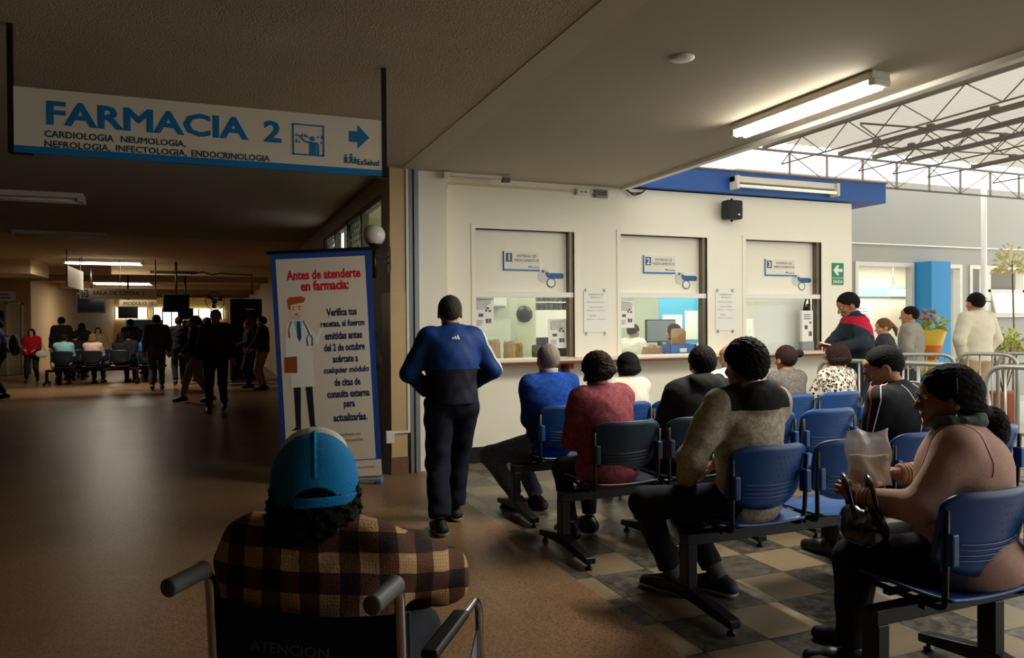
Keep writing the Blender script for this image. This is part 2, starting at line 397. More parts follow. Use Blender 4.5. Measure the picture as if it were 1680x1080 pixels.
t = thing('bare_batten', 'bare wall batten without tube under the ceiling corner', 'wall light', (2.5,7.20,2.985))
MB().box(-0.36,0.36,0.015,0.04,0.0,0.03).build('batten', M_lampw, t, 0.004); MB().box(-0.36,-0.30,0.0,0.06,-0.03,0.03).build('end_box', M_lampw, t, 0.006); MB().box(0.28,0.36,0.0,0.06,-0.03,0.02).build('lamp_holder', M_ink, t, 0.004)
c = MB().box(2.215,2.245,7.465,7.49,0.17,2.95).box(2.20,2.26,7.455,7.49,2.90,2.97).box(2.245,4.0,7.468,7.49,2.945,2.97)
tag(c.build('wall_conduit', mat('yellowed conduit', (214,200,160), 0.5), None), 'yellowed cable duct up the corner and along the wall top', 'conduit')
t = thing('junction_box', 'plain grey wall box beside the speaker grille box', 'electrical box', (3.83,7.49,2.95)); MB().box(-0.075,0.075,-0.05,0,-0.035,0.035).build('case', M_cond, t, 0.008); MB().box(-0.03,-0.01,-0.055,-0.05,-0.008,0.008).box(0.02,0.04,-0.055,-0.05,-0.008,0.008).build('socket', M_ink, t)
t = thing('alarm_box', 'small grilled wall box right of the plain box', 'electrical box', (4.07,7.49,2.945)); MB().box(-0.08,0.08,-0.05,0,-0.045,0.045).build('case', M_grey, t, 0.008); MB().box(-0.055,0.055,-0.056,-0.05,-0.028,0.028).build('grille', M_ink, t)
cb = MB()
for k in range(3): cb.tube(fillet([(4.33+0.03*k,7.46,3.03),(4.45,7.44-0.02*k,2.97-0.02*k),(4.62,7.45,2.99),(4.66,7.46,3.05+0.02*k)],0.05),0.006,6)
tag(cb.build('loose_cables', M_black), 'loose dark cables hanging at the corner of the blue fascia', 'cables')
t = thing('ceiling_sensor', 'round white detector disc on the ceiling', 'detector', (2.53,3.66,CZ)); MB().lathe([(0.075,-0.006),(0.075,0.0)],24).build('base_plate', M_white, t); MB().lathe([(0.03,-0.02),(0.06,-0.014),(0.066,-0.006)],24).build('cover', M_white, t)
t = thing('wall_speaker', 'black loudspeaker high on the white pharmacy wall', 'speaker', (5.80,7.49,2.83))
MB().box(-0.11,0.11,-0.20,-0.05,-0.115,0.115).build('cabinet', M_blackp, t, 0.025, 3); MB().box(-0.03,0.03,-0.05,0,-0.02,0.02).build('bracket', M_black, t)
MB().box(-0.09,0.09,-0.206,-0.199,-0.09,0.09).build('grille', mat('speaker mesh', (34,34,34), 0.7, bump=0.5, bscale=300), t, 0.004); MB().prism([(0.02,-0.07),(0.06,-0.07),(0.04,-0.045)],0.002,Matrix.Translation((0,-0.209,0))).build('badge', M_paper, t)
MB().tube([(0,-0.12,-0.14),(0,-0.12,0.14)],0.014,8).build('pivot', M_blackp, t)
# roof slab of the pharmacy : blue fascia
f = MB().box(4.38,8.315,7.38,11.5,3.045,3.30); o = f.build('trim_5', M_blue); o['kind'] = 'structure'
struct('trim_6', mat('rusty roof edge', (140,112,96), 0.8, var=0.3, vscale=12), 4.38,8.33,7.36,11.5,3.30,3.32)
struct('ceiling_pharmacy', M_wallw, 1.75, 7.83, 7.66, 12, CZ, CZ+0.02)
# ------------------------------------------------------------------ hanging sign FARMACIA 2
t = thing('pharmacy_sign', 'long hanging ivory and blue sign reading FARMACIA 2', 'sign', (0,4.45,2.38))
MB().box(-0.945,0.945,-0.008,0.012,0.037,0.335).build('face_panel', M_signw, t)
MB().box(-0.945,0.945,-0.010,0.014,0.0,0.037).build('blue_band', M_signb, t)
for x in (-0.955,0.952): MB().box(x-0.013,x+0.013,-0.012,0.016,-0.005,0.65).build('hanging_post', M_black, t); 
MB().box(-0.96,-0.86,-0.012,0.016,-0.008,0.0).box(0.86,0.965,-0.012,0.016,-0.008,0.0).build('corner_bracket', M_black, t)
lt = MB(); z = 2.38
letters(lt,'FARMACIA',-0.798,2.532-z,0.981,0.126,-0.0095,0.045); letters(lt,'2',0.264,2.532-z,0.095,0.124,-0.0095,0.045)
P2 = [(0.742,2.637),(0.792,2.637),(0.792,2.676),(0.861,2.605),(0.792,2.535),(0.792,2.572),(0.742,2.572)]
lt.prism([(a,b-z) for a,b in P2],0.001,Matrix.Translation((0,-0.0095,0)))
lt.build('lettering', M_signb, t)
l2 = MB(); letters(l2,'CARDIOLOGIA',-0.808,2.468-z,0.317,0.036,-0.0095,0.03); letters(l2,'NEUMOLOGIA,',-0.459,2.464-z,0.316,0.040,-0.0095,0.03)
letters(l2,'NEFROLOGIA,',-0.808,2.412-z,0.30,0.040,-0.0095,0.03); letters(l2,'INFECTOLOGIA,',-0.483,2.414-z,0.345,0.040,-0.0095,0.03); letters(l2,'ENDOCRINOLOGIA',-0.115,2.420-z,0.41,0.036,-0.0095,0.03)
letters(l2,'EsSalud',0.788,2.440-z,0.13,0.034,-0.0095,0.035)
l2.build('lettering', M_signd, t)
ic = MB(); X0,X1,Z0,Z1 = 0.42,0.598,2.472-z,2.652-z
for a,b,c,d in ((X0,X1,Z0,Z0+0.008),(X0,X1,Z1-0.008,Z1),(X0,X0+0.008,Z0,Z1),(X1-0.008,X1,Z0,Z1)): ic.box(a,b,-0.0105,-0.0085,c,d)
PT = lambda u,v: (X0+(X1-X0)*u, Z1-(Z1-Z0)*v)
T95 = Matrix.Translation((0,-0.0102,0))
ic.prism(circ(*PT(0.62,0.45),0.014,16),0.001,T95)
ic.prism([PT(.53,.60),PT(.38,.58),PT(.22,.43),PT(.26,.40),PT(.41,.53),PT(.56,.55),PT(.78,.56),PT(.83,.62),PT(.84,.96),PT(.77,.96),PT(.76,.64),PT(.73,.64),PT(.73,.97),PT(.53,.97)],0.001,T95)
for u,v,h in ((.09,.40,.10),(.16,.41,.06),(.22,.41,.05),(.28,.41,.12),(.37,.42,.14),(.44,.43,.08),(.10,.60,.12),(.18,.61,.06),(.78,.42,.08),(.90,.43,.11),(.88,.60,.09)):
    ic.prism([PT(u,v),PT(u+.05,v),PT(u+.05,v-h*.6),PT(u+.035,v-h*.6),PT(u+.035,v-h),PT(u+.015,v-h),PT(u+.015,v-h*.6),PT(u,v-h*.6)],0.001,T95)
ic.build('pictogram', M_signb, t)
lg = MB()
for cx, s in ((0.722,1.0),(0.752,1.1),(0.776,0.8)):
    zb = 2.444-z
    lg.prism(circ(cx,zb+0.047*s,0.006*s,10),0.001,T95)
    lg.prism([(cx-0.013*s,zb+0.03*s),(cx,zb+0.041*s),(cx+0.013*s,zb+0.03*s),(cx+0.006*s,zb+0.026*s),(cx+0.011*s,zb),(cx+0.005*s,zb),(cx,zb+0.016*s),(cx-0.005*s,zb),(cx-0.011*s,zb),(cx-0.006*s,zb+0.026*s)],0.001,T95)
lg.build('emblem', mat('teal emblem', (24,104,124), 0.5, var=0), t)
# ------------------------------------------------------------------ hatch signs and stickers
def hatch_sign(x0, x1, z0, z1, num, word):
    t = thing('hatch_sign', 'hatch plate numbered %s reading ENTREGA DE MEDICAMENTOS' % num, 'sign', (x0,7.575,z0), 0, 'hatch number plates')
    w, h = x1-x0, z1-z0
    MB().box(0,w,-0.004,0.009,0,h).build('plate', M_signw, t); MB().box(0,w,-0.006,0.009,-0.012,0.004).box(-0.006,0.002,-0.006,0.009,-0.012,h).build('blue_edge', M_signb, t)
    MB().box(0.02,0.095,-0.006,0.0,h*0.42,h*0.9).build('number_tile', mat('plate blue', (22,88,138), 0.5, var=0.0), t)
    letters(MB(),num,0.04,h*0.48,0.036,h*0.36,-0.0068,0.03,True,'C').build('number', M_paper, t)
    l = MB(); letters(l,'ENTREGA DE',w*0.36,h*0.68,w*0.53,h*0.15,-0.0046,0.012); letters(l,'MEDICAMENTOS',w*0.28,h*0.44,w*0.69,h*0.15,-0.0046,0.012); letters(l,'EsSalud',w*0.76,h*0.10,w*0.22,h*0.09,-0.0046,0.01)
    for q in range(3): l.prism(circ(w*(0.68+0.028*q),h*0.17,0.007,8),0.0006,Matrix.Translation((0,-0.0046,0)))
    l.build('lettering', M_signd, t)
for i,(a,b,n) in enumerate(((2.926,3.352,'1'),(4.693,5.131,'2'),(6.479,6.947,'3'))): hatch_sign(a,b,2.075,2.275,n,'')
def sticker(x, z, which):
    t = thing('advice_sticker', 'round lens shaped blue and white sticker on %s hatch panel' % which, 'sticker', (x,7.582,z), 0, 'lens stickers on the hatch panels')
    D = lambda y: Matrix.Translation((0,y,0))
    MB().prism(circ(-0.075,0.025,0.075,22),0.001,D(-0.001)).build('pale_disc', mat('pale sticker', (206,204,192), 0.5), t)
    MB().prism(rr(0.19,0.062,0.03),0.001,Matrix.Translation((0.07,-0.002,0.028))).prism([(-0.06,0.075),(-0.02,0.062),(0.0,0.03),(-0.03,0.0),(-0.06,0.04)],0.001,D(-0.0022)).prism(circ(-0.09,0.078,0.016,12),0.001,D(-0.0024)).build('handle_shape', mat('sticker blue', (28,92,148), 0.5), t)
    MB().prism(circ(0.008,-0.05,0.055,22),0.001,D(-0.003)).build('lens_ring', M_signd, t); MB().prism(circ(0.008,-0.05,0.044,22),0.001,D(-0.004)).build('lens', M_paper, t)
for x, w in ((3.485,'the first'),(5.28,'the second'),(7.06,'the third')): sticker(x,1.985,w)
# ------------------------------------------------------------------ notices
def notice(label, x0, x1, z0, z1, y, seed, clips=False, kind=0):
    t = thing('notice', label, 'notice', (x0,y,z0)); w,h = x1-x0, z1-z0; r = random.Random(seed)
    MB().box(0,w,-0.004,0,0,h).build('sheet', M_paper, t)
    l = MB()
    if kind == 0:
        letters(l,'FARMACIA',w*0.2,h*0.90,w*0.6,h*0.04,-0.0044); letters(l,'CENTRAL No. 2',w*0.25,h*0.83,w*0.5,h*0.04,-0.0044)
        letters(l,'Horario de atencion:',w*0.12,h*0.72,w*0.7,h*0.035,-0.0044); letters(l,'Lunes a viernes',w*0.22,h*0.60,w*0.55,h*0.035,-0.0044); letters(l,'8:00 a.m. a 7:00 p.m.',w*0.12,h*0.51,w*0.75,h*0.035,-0.0044)
        letters(l,'Sabado',w*0.22,h*0.39,w*0.27,h*0.035,-0.0044); letters(l,'8:00 a.m. a 2:00 p.m.',w*0.12,h*0.30,w*0.75,h*0.035,-0.0044)
    else:
        para(l,r,w*0.1,w*0.9,h*0.62,h*0.95,-0.0042,7); para(l,r,w*0.1,w*0.5,h*0.12,h*0.3,-0.0042,4)
        l.box(w*0.22,w*0.46,-0.0048,-0.004,h*0.40,h*0.50).box(w*0.55,w*0.66,-0.0048,-0.004,h*0.56,h*0.62).box(w*0.72,w*0.86,-0.0048,-0.004,h*0.55,h*0.61).box(w*0.62,w*0.74,-0.0048,-0.004,h*0.64,h*0.70).box(w*0.58,w*0.72,-0.0048,-0.004,h*0.20,h*0.34).box(w*0.74,w*0.86,-0.0048,-0.004,h*0.20,h*0.34)
    l.build('print', M_ink, t)
    if clips:
        c = MB()
        for u in (0.1,0.85): c.box(w*u-0.012,w*u+0.012,-0.012,0,h-0.006,h+0.03).box(w*u-0.01,w*u+0.01,-0.01,0,-0.03,0.006)
        c.build('clip', M_steel, t)
notice('framed opening hours notice between the first and second hatch',3.85,4.165,1.375,1.84,7.485,1,True)
notice('framed notice between the second and third hatch',5.645,5.94,1.377,1.852,7.485,2,True)
notice('printed leaflet taped on the left of the first hatch',2.585,2.81,1.42,1.765,7.597,3,False,1)
notice('printed leaflet taped low on the right of the first hatch',3.46,3.69,1.20,1.53,7.597,4,False,1)
notice('printed leaflet taped on the left of the second hatch',4.36,4.57,1.42,1.74,7.597,5,False,1)
# exit sign
t = thing('exit_sign', 'green SALIDA exit sign with white arrow pointing left', 'sign', (7.485,7.488,1.955))
MB().box(0,0.195,-0.006,0,0.095,0.285).build('arrow_plate', M_green, t); MB().box(0,0.195,-0.006,0,0,0.085).build('word_plate', M_green, t)
MB().prism([(0.02,0.19),(0.08,0.255),(0.12,0.255),(0.09,0.21),(0.175,0.21),(0.175,0.17),(0.09,0.17),(0.12,0.125),(0.08,0.125)],0.001,Matrix.Translation((0,-0.0072,0))).build('arrow', M_paper, t)
letters(MB(),'SALIDA',0.015,0.022,0.165,0.042,-0.0068,0.03).build('lettering', M_paper, t)
# ------------------------------------------------------------------ globe lamp on column side
t = thing('globe_lamp', 'white glass globe wall lamp on a dark bracket beside the column', 'wall light', (1.45,7.28,2.36))
MB().ball((0,0,0),0.108,14).build('globe', mat('opal glass', (226,220,206), 0.25, var=0.02), t)
MB().lathe([(0.045,-0.125),(0.05,-0.10),(0.075,-0.085)],18).build('cup', M_black, t); MB().tube([(0,0,-0.10),(0,0,-0.42)],0.02,8).box(0,0.15,-0.012,0.012,-0.22,-0.20).box(0,0.15,-0.012,0.012,-0.28,-0.26).box(0.14,0.155,-0.03,0.03,-0.36,-0.12).build('bracket', M_black, t)
# ------------------------------------------------------------------ roll-up banner
t = thing('rollup_banner', 'tall roll-up banner with blue border headed Antes de atenderte en farmacia', 'banner', (0.975,7.08,0.0), R(-16.5))
BR = bpy.data.objects.new('banner_sheet', None)
BRt = Matrix.Rotation(R(1.7),4,'Y')
def bl(u): return u  # local banner coordinates: x -0.46..0.46, z 0..2.2
bw, bh = 0.455, 2.17
MB().box(-bw-0.03,bw+0.03,-0.06,0.09,0.0,0.05).build('base_cassette', M_grey, t, 0.01)
MB().box(-bw-0.02,-bw+0.02,-0.10,0.14,0,0.03).box(bw-0.02,bw+0.02,-0.10,0.14,0,0.03).build('foot', M_blue, t)
def bprt(name, mb, m): o = mb.build(name, m, t); o.matrix_local = Matrix.Translation((0.03,0,0.0)) @ Matrix.Rotation(R(-2.6),4,'Y'); return o
bprt('blue_border', MB().box(-bw,bw,-0.004,0,0.05,bh), mat('banner blue', (36,72,150), 0.45))
bprt('white_panel', MB().box(-bw+0.045,bw-0.05,-0.0055,-0.004,0.21,bh-0.055).box(-bw+0.0,bw,-0.0058,-0.004,0.05,0.20), mat('banner white', (226,214,196), 0.45, var=0.02))
bprt('top_rail', MB().box(-bw-0.03,bw+0.04,-0.018,0.018,bh-0.005,bh+0.025), M_black)
bprt('support_pole', MB().tube([(0.02,0.03,0.05),(0.02,0.03,bh)],0.012,8), M_steel)
YB = -0.0066
def bt(lines, m, bold):
    mb = MB()
    for s, cx, z, w, h in lines: letters(mb, s, cx-w/2, z, w, h, YB, bold)
    bprt('lettering', mb, m)
bt([('Antes de atenderte',0.02,1.915,0.68,0.092),('en farmacia:',0.025,1.808,0.44,0.098)], mat('banner red', (206,30,44), 0.5, var=0), 0.055)
TX = [('Verifica tus',1.565,0.30),('recetas, si fueron',1.453,0.435),('emitidas antes',1.345,0.37),('del 2 de octubre',1.235,0.405),('acércate a',1.128,0.25),('cualquier módulo',1.015,0.45),('de citas de',0.908,0.26),('consulta externa',0.80,0.42),('para',0.688,0.11),('actualizarlas.',0.578,0.335)]
bt([(s,0.165+0.003*i,z,w*0.93,0.074 if s not in ('acércate a','para') else 0.07) for i,(s,z,w) in enumerate(TX)], mat('banner navy', (28,44,96), 0.5, var=0), 0.055)
bt([('mediante una',0.18,0.44,0.20,0.03),('atención.',0.20,0.385,0.21,0.03),('HOSPITAL NACIONAL',0.28,0.125,0.22,0.018)], M_ink, 0.0)
# doctor illustration printed on the banner (flat print, coloured patches)
def patch(name, polys, rgb, dy):
    mb = MB()
    for p in polys: mb.prism([(a,.52+(b-.56)*.95) for a,b in p], 0.0004, Matrix.Translation((-0.235,YB-dy,0)))
    bprt(name, mb, mat('print '+name, rgb, 0.5, var=0))
patch('trousers_print', [[(-0.075,1.0),(-0.01,1.0),(-0.03,0.58),(-0.075,0.58)],[(0.03,1.0),(0.095,1.0),(0.10,0.58),(0.055,0.58)]], (30,30,36), 0)
patch('shoes_print', [[(-0.12,0.56),(-0.03,0.56),(-0.03,0.60),(-0.07,0.595)],[(0.055,0.60),(0.10,0.60),(0.145,0.565),(0.055,0.56)]], (44,48,44), 0.0001)
patch('coat_print', [[(-0.10,0.98),(0.125,0.98),(0.11,1.2),(0.115,1.5),(0.09,1.60),(0.03,1.64),(-0.06,1.64),(-0.11,1.60),(-0.13,1.45),(-0.14,1.2),(-0.10,1.15)],[(0.10,1.58),(0.15,1.36),(0.19,1.47),(0.225,1.55),(0.19,1.57),(0.16,1.47)]], (240,236,226), 0.0002)
patch('hand_print', [circ(0.205,1.575,0.026,12,0.034),[(0.195,1.59),(0.215,1.59),(0.207,1.66),(0.197,1.66)],circ(-0.10,1.145,0.028,12,0.034)], (236,212,190), 0.0003)
patch('face_print', [circ(-0.012,1.735,0.066,20,0.085),[(-0.04,1.62),(0.02,1.62),(0.02,1.68),(-0.04,1.68)]], (240,206,176), 0.0004)
patch('hair_print', [[(-0.082,1.75),(-0.09,1.83),(-0.07,1.865),(0.04,1.87),(0.075,1.85),(0.062,1.81),(-0.03,1.795),(-0.06,1.79),(-0.066,1.74)]], (176,84,40), 0.0005)
patch('shirt_print', [[(-0.045,1.63),(0.035,1.63),(0.02,1.5),(0.0,1.42)]], (150,200,210), 0.0006)
patch('tie_print', [[(-0.015,1.625),(0.015,1.625),(0.022,1.47),(0.002,1.42),(-0.018,1.47)]], (30,78,106), 0.0007)
patch('folder_print', [[(-0.145,1.28),(-0.03,1.285),(-0.035,1.12),(-0.15,1.13)]], (150,78,40), 0.0008)
patch('eyes_print', [circ(-0.038,1.745,0.007,8),circ(0.016,1.745,0.007,8),[(-0.05,1.772),(-0.025,1.775),(-0.025,1.768),(-0.05,1.765)],[(0.005,1.775),(0.03,1.772),(0.03,1.765),(0.005,1.768)],[(-0.035,1.70),(0.012,1.70),(-0.01,1.688)]], (60,40,34), 0.0009)
st = MB()
st.tube([(-0.235-0.06,YB-0.001,1.5365),(-0.235-0.09,YB-0.001,1.4605),(-0.235-0.085,YB-0.001,1.3845)],0.004,5).tube([(-0.235+0.045,YB-0.001,1.5365),(-0.235+0.08,YB-0.001,1.4605),(-0.235+0.095,YB-0.001,1.4130)],0.004,5)
st.tube([(-0.235+0.075,YB-0.001,1.2990),(-0.235+0.07,YB-0.001,1.3750),(-0.235+0.095,YB-0.001,1.4130),(-0.235+0.12,YB-0.001,1.3750),(-0.235+0.115,YB-0.001,1.2990)],0.004,5)
bprt('stethoscope_print', st, M_signd)
# ------------------------------------------------------------------ beam seating
def f_seat(t, c):
    x, y, z = t.xyz(); S = 0.034
    a = t.math('SUBTRACT', t.math('FRACT', t.math('DIVIDE', t.math('ADD', x, t.math('MULTIPLY', z, 0.5)), S)), 0.5)
    b = t.math('SUBTRACT', t.math('FRACT', t.math('DIVIDE', z, S)), 0.5)
    d = t.math('SQRT', t.math('ADD', t.math('MULTIPLY', a, a), t.math('MULTIPLY', b, b)))
    reg = t.math('MULTIPLY', t.math('GREATER_THAN', x, 0.02), t.math('MULTIPLY', t.math('LESS_THAN', x, 0.19), t.math('MULTIPLY', t.math('GREATER_THAN', z, 0.60), t.math('LESS_THAN', z, 0.81))))
    dot = t.math('MULTIPLY', t.math('LESS_THAN', d, 0.17), reg)
    base = t.mix(t.noise(7, 4), tuple(v*0.8 for v in c), tuple(v*1.2 for v in c))
    return t.mix(dot, base, tuple(v*0.12 for v in c))
M_seat = mat('blue moulded seat plastic', (18,66,124), 0.38, fn=f_seat, spec=0.5)
M_seatd = mat('navy moulded seat plastic', (28,44,60), 0.4, var=0.15, spec=0.5)
M_legm = mat('black powder coated steel', (24,24,25), 0.4, 0.2, var=0.1)
def back_fn(u, v):
    s = 2*u-1; e = abs(s)**7
    z1 = 0.865-0.045*e; z0 = 0.555+0.0*s+0.05*abs(s)**3-0.03*(1-s*s); z = z0+(z1-z0)*v
    hw = 0.245-0.012*(1-v)**2
    return (s*hw, -0.075-(z-0.46)*0.24+0.055*s*s, z)
def seat_fn(u, v):
    s = 2*u-1; y = -0.13+0.50*v
    hw = 0.245*(1-0.10*abs(2*v-1)**5)
    return (s*hw, y, 0.455-0.03*(1-s*s)*(1-abs(2*v-1)**2)+(0.012*s*s) - 0.05*max(0,(v-0.8)/0.2)**2)
SEAT_ME = {}
def seat_meshes():
    b = MB().shell(back_fn, 22, 10, 0.012)
    for i in range(5): pass
    bo = b.build('backrest', M_seat); SEAT_ME['backrest'] = bo.data; bpy.data.objects.remove(bo)
    s_ = MB().shell(seat_fn, 16, 14, 0.012).build('seat', M_seat); SEAT_ME['seat'] = s_.data; bpy.data.objects.remove(s_)
    rb = MB()
    for k in range(4):
        z = 0.60+0.022*k
        rb.tube([(x, back_fn(x/0.49+0.5, 0)[1]*0-0.075-(z-0.46)*0.24+0.055*(x/0.245)**2-0.007, z-0.012*(1-(x/0.2)**2)) for x in [(-0.17+0.34*q/12) for q in range(13)]], 0.0035, 5)
    rb = rb.build('back_rib', M_seat); SEAT_ME['back_rib'] = rb.data; bpy.data.objects.remove(rb)
    fr = MB()
    for s in (-1,1):
        fr.tube(fillet([(s*0.215,0.30,0.425),(s*0.215,-0.10,0.425),(s*0.232,-0.115,0.50),(s*0.238,-0.125,0.80)],0.05),0.012,8)
    fr.bar((-0.215,0.0,0.405),(0.215,0.0,0.405),0.03,0.02).bar((-0.215,0.16,0.405),(0.215,0.16,0.405),0.03,0.02)
    fr = fr.build('seat_frame', M_legm); SEAT_ME['seat_frame'] = fr.data; bpy.data.objects.remove(fr)
    cl = MB()
    for s in (-1,1):
        cl = MB().box(s*0.226-0.018,s*0.226+0.018,-0.155,-0.10,0.60,0.72).build('side_clip', M_seat, None, 0.008); SEAT_ME['side_clip%+d' % s] = cl.data; bpy.data.objects.remove(cl)
seat_meshes()
def bench(label, x0, y0, n, pitch=0.55, legx=(-0.36,), rot=0.0, group='blue beam benches', m=None, gap=None):
    t = thing('waiting_bench', label, 'bench', (x0,y0,0), rot, group)
    xs = [pitch*i for i in range(n)]
    MB().box(legx[0]-0.03, xs[-1]+0.30, 0.045,0.115,0.335,0.395).build('beam', M_legm, t, 0.005)
    lx = list(legx)+([xs[-1]-0.27] if n > 1 else [xs[-1]+0.2])
    for q in lx:
        l = MB().box(q-0.03,q+0.03,0.04,0.12,0.06,0.34).build('leg', M_legm, t, 0.006)
        ft = MB(); ft.add([(q+sx*0.035,yy,zz) for sx in (-1,1) for yy,zz in ((-0.30,0.035),(0.04,0.06),(0.12,0.06),(0.40,0.035),(0.40,0.075),(0.12,0.125),(0.04,0.125),(-0.30,0.075))],
            [(0,1,2,3,4,5,6,7)[::1],(15,14,13,12,11,10,9,8)]+[(i,i+8,(i+1)%8+8,(i+1)%8) for i in range(8)])
        ft.build('foot', M_legm, l, 0.008)
        gl = MB()
        for yy in (-0.27,0.37): gl.add([(p[0]+q,p[1]+yy,p[2]) for p in MB().lathe([(0.022,0.0),(0.022,0.012),(0.01,0.014),(0.01,0.04)],12).v], MB().lathe([(0.022,0.0),(0.022,0.012),(0.01,0.014),(0.01,0.04)],12).f, True)
        gl.build('glide', M_legm, l)
    for x in xs:
        for k in ('seat','backrest','seat_frame','side_clip-1','side_clip+1','back_rib'):
            o = link(k.split('-')[0].split('+')[0], SEAT_ME[k], None, t, (x,0,0))
            if m and k != 'seat_frame':
                o.material_slots[0].link = 'OBJECT'; o.material_slots[0].material = m
    return t
B_r1a = bench('blue bench by the hatches holding the man in the blue sweater', 2.5, 5.25, 3, 0.5)
B_r1b = bench('blue bench in the front row holding the woman in the leopard print top', 4.06, 5.15, 3, 0.53, legx=(-0.2,))
B_r2a = bench('dark blue bench holding the person in the pink knit cardigan', 2.44, 4.27, 2, m=M_seatd)
B_r2b = bench('pair of bright blue seats to the right of the hooded sweater man', 3.54, 4.24, 2, legx=(-0.2,))
B_r3 = bench('blue bench holding the young man in the grey hooded sweater', 2.63, 3.17, 4)
B_r4 = bench('nearest blue bench holding the woman in the pink sweater', 2.70, 2.05, 2)
B_far = bench('far dark blue bench in the hall seen from behind', -3.55, 21.3, 4, 0.64, m=M_seatd)
B_far2 = bench('second far bench deeper in the hall behind the first', -3.5, 22.6, 4, 0.64, m=M_seatd)
# ------------------------------------------------------------------ barriers
def barrier(label, a, b, nb=9, h=1.10):
    a = Vector((*a,0)); b = Vector((*b,0)); L = (b-a).length
    t = thing('crowd_barrier', label, 'barrier', a, math.atan2(b.y-a.y,b.x-a.x), 'grey tube barriers')
    MB().tube(fillet([(0.02,0,0.16),(0.02,0,h),(L-0.02,0,h),(L-0.02,0,0.16)],0.16,7),0.021,10).tube([(0.02,0,0.18),(L-0.02,0,0.18)],0.019,8).build('frame', M_galv, t)
    for k in range(1, nb+1):
        x = 0.02+(L-0.04)*k/(nb+1); MB().tube([(x,0,0.18),(x,0,h-0.01)],0.009,6).build('bar', M_galv, t)
    for x in (0.02, L-0.02): MB().tube([(x,0,0.2),(x,0,0.02)],0.018,8).tube([(x,-0.26,0.018),(x,0.26,0.018)],0.018,8).build('foot', M_galv, t)
barrier('grey barrier behind the leopard print woman', (5.60,5.80),(5.96,4.42))
barrier('grey barrier in front of the man in the grey jacket', (6.98,6.30),(7.66,5.86), 7)
barrier('grey barrier below the man in the pale shirt', (7.90,6.08),(8.16,5.50), 4)
barrier('nearest grey barrier at the right edge of the photo', (6.02,4.36),(6.30,2.7), 10)
barrier('far grey barrier partly cut by the right photo edge', (8.35,5.9),(8.9,4.9), 6)
# ------------------------------------------------------------------ wheelchair
WC = (0.19,1.755,0); WCR = R(-35)
t = thing('wheelchair', 'folding wheelchair with dark blue cloth back and grey grips at the bottom of the photo', 'wheelchair', WC, WCR)
M_wcf = mat('navy wheelchair cloth', (16,34,54), 0.75, var=0.15, vscale=20, bump=0.2, bscale=300)
M_grip = mat('grey rubber grip', (92,92,88), 0.55, var=0.1)
for s in (-1,1):
    fr = MB().tube(fillet([(s*0.235,-0.165,0.935),(s*0.235,-0.03,0.935),(s*0.235,0.0,0.46),(s*0.235,0.0,0.12)],0.05),0.0125,10)
    fr.tube([(s*0.235,0.0,0.46),(s*0.235,0.44,0.48)],0.0125,8).tube([(s*0.235,0.0,0.22),(s*0.235,0.42,0.20)],0.0125,8).tube(fillet([(s*0.235,0.42,0.10),(s*0.235,0.42,0.48),(s*0.235,0.5,0.2),(s*0.235,0.56,0.14)],0.04),0.0125,8)
    fr.build('side_frame', M_chrome, t)
    gp = MB().lathe([(0.0165,0.0),(0.021,0.004)]+[(0.0205 if k%2 else 0.018, 0.01+0.0085*k) for k in range(13)]+[(0.0225,0.124),(0.0165,0.128)],16)
    MB().add([(p[0]+s*0.235, -0.175+p[2], p[1]+0.935) for p in gp.v], [f[::-1] for f in gp.f], True).build('grip', M_grip, t)
    ar = MB().tube(fillet([(s*0.255,0.02,0.60),(s*0.255,0.03,0.705),(s*0.262,0.50,0.715),(s*0.262,0.52,0.42)],0.06),0.0115,10)
    ar.build('armrest', M_chrome, t)
    MB().box(s*0.262-0.022,s*0.262+0.022,0.08,0.34,0.715,0.738).build('arm_pad', M_blackp, t, 0.008)
    MB().prism([(0.03,0.45),(0.505,0.45),(0.505,0.62),(0.36,0.50),(0.03,0.56)],0.004,Matrix.Translation((s*0.258,0,0)) @ Matrix.Rotation(pi/2,4,'Z')).build('skirt_guard', M_grey, t)
    w = MB()
    w.tube([(s*0.30,0.02+0.29*cos(a),0.305+0.29*sin(a)) for a in [2*pi*k/40 for k in range(40)]],0.014,8,closed=True)
    wo = w.build('rear_wheel', M_blackp, t)
    MB().tube([(s*0.325,0.02+0.25*cos(a),0.305+0.25*sin(a)) for a in [2*pi*k/40 for k in range(40)]],0.008,6,closed=True).build('push_rim', M_chrome, wo)
    sp = MB()
    for k in range(18):
        a = 2*pi*k/18; sp.tube([(s*0.29,0.02,0.305),(s*0.30,0.02+0.28*cos(a),0.305+0.28*sin(a))],0.0025,4)
    sp.tube([(s*0.25,0.02,0.305),(s*0.32,0.02,0.305)],0.02,10).build('spokes', M_chrome, wo)
    MB().tube([(s*0.22,0.44+0.07*cos(a),0.085+0.07*sin(a)) for a in [2*pi*k/24 for k in range(24)]],0.014,8,closed=True).tube([(s*0.235,0.42,0.2),(s*0.22,0.44,0.085)],0.01,6).build('caster', M_blackp, t)
    MB().box(s*0.03 if s>0 else -0.21, 0.21 if s>0 else -0.03, 0.50,0.64,0.115,0.13).build('footplate', M_blackp, t, 0.006)
MB().shell(lambda u,v: ((2*u-1)*0.25, -0.004-0.035*(1-(2*u-1)**2)*(1-0.3*v)-0.0*v, 0.47+0.39*v-0.02*(1-(2*u-1)**2)*v),20,10,0.008).build('back_cloth', M_wcf, t)
MB().shell(lambda u,v: ((2*u-1)*0.225, 0.0+0.42*v, 0.485-0.02*(1-(2*u-1)**2)),12,8,0.01).build('seat_cloth', M_wcf, t)
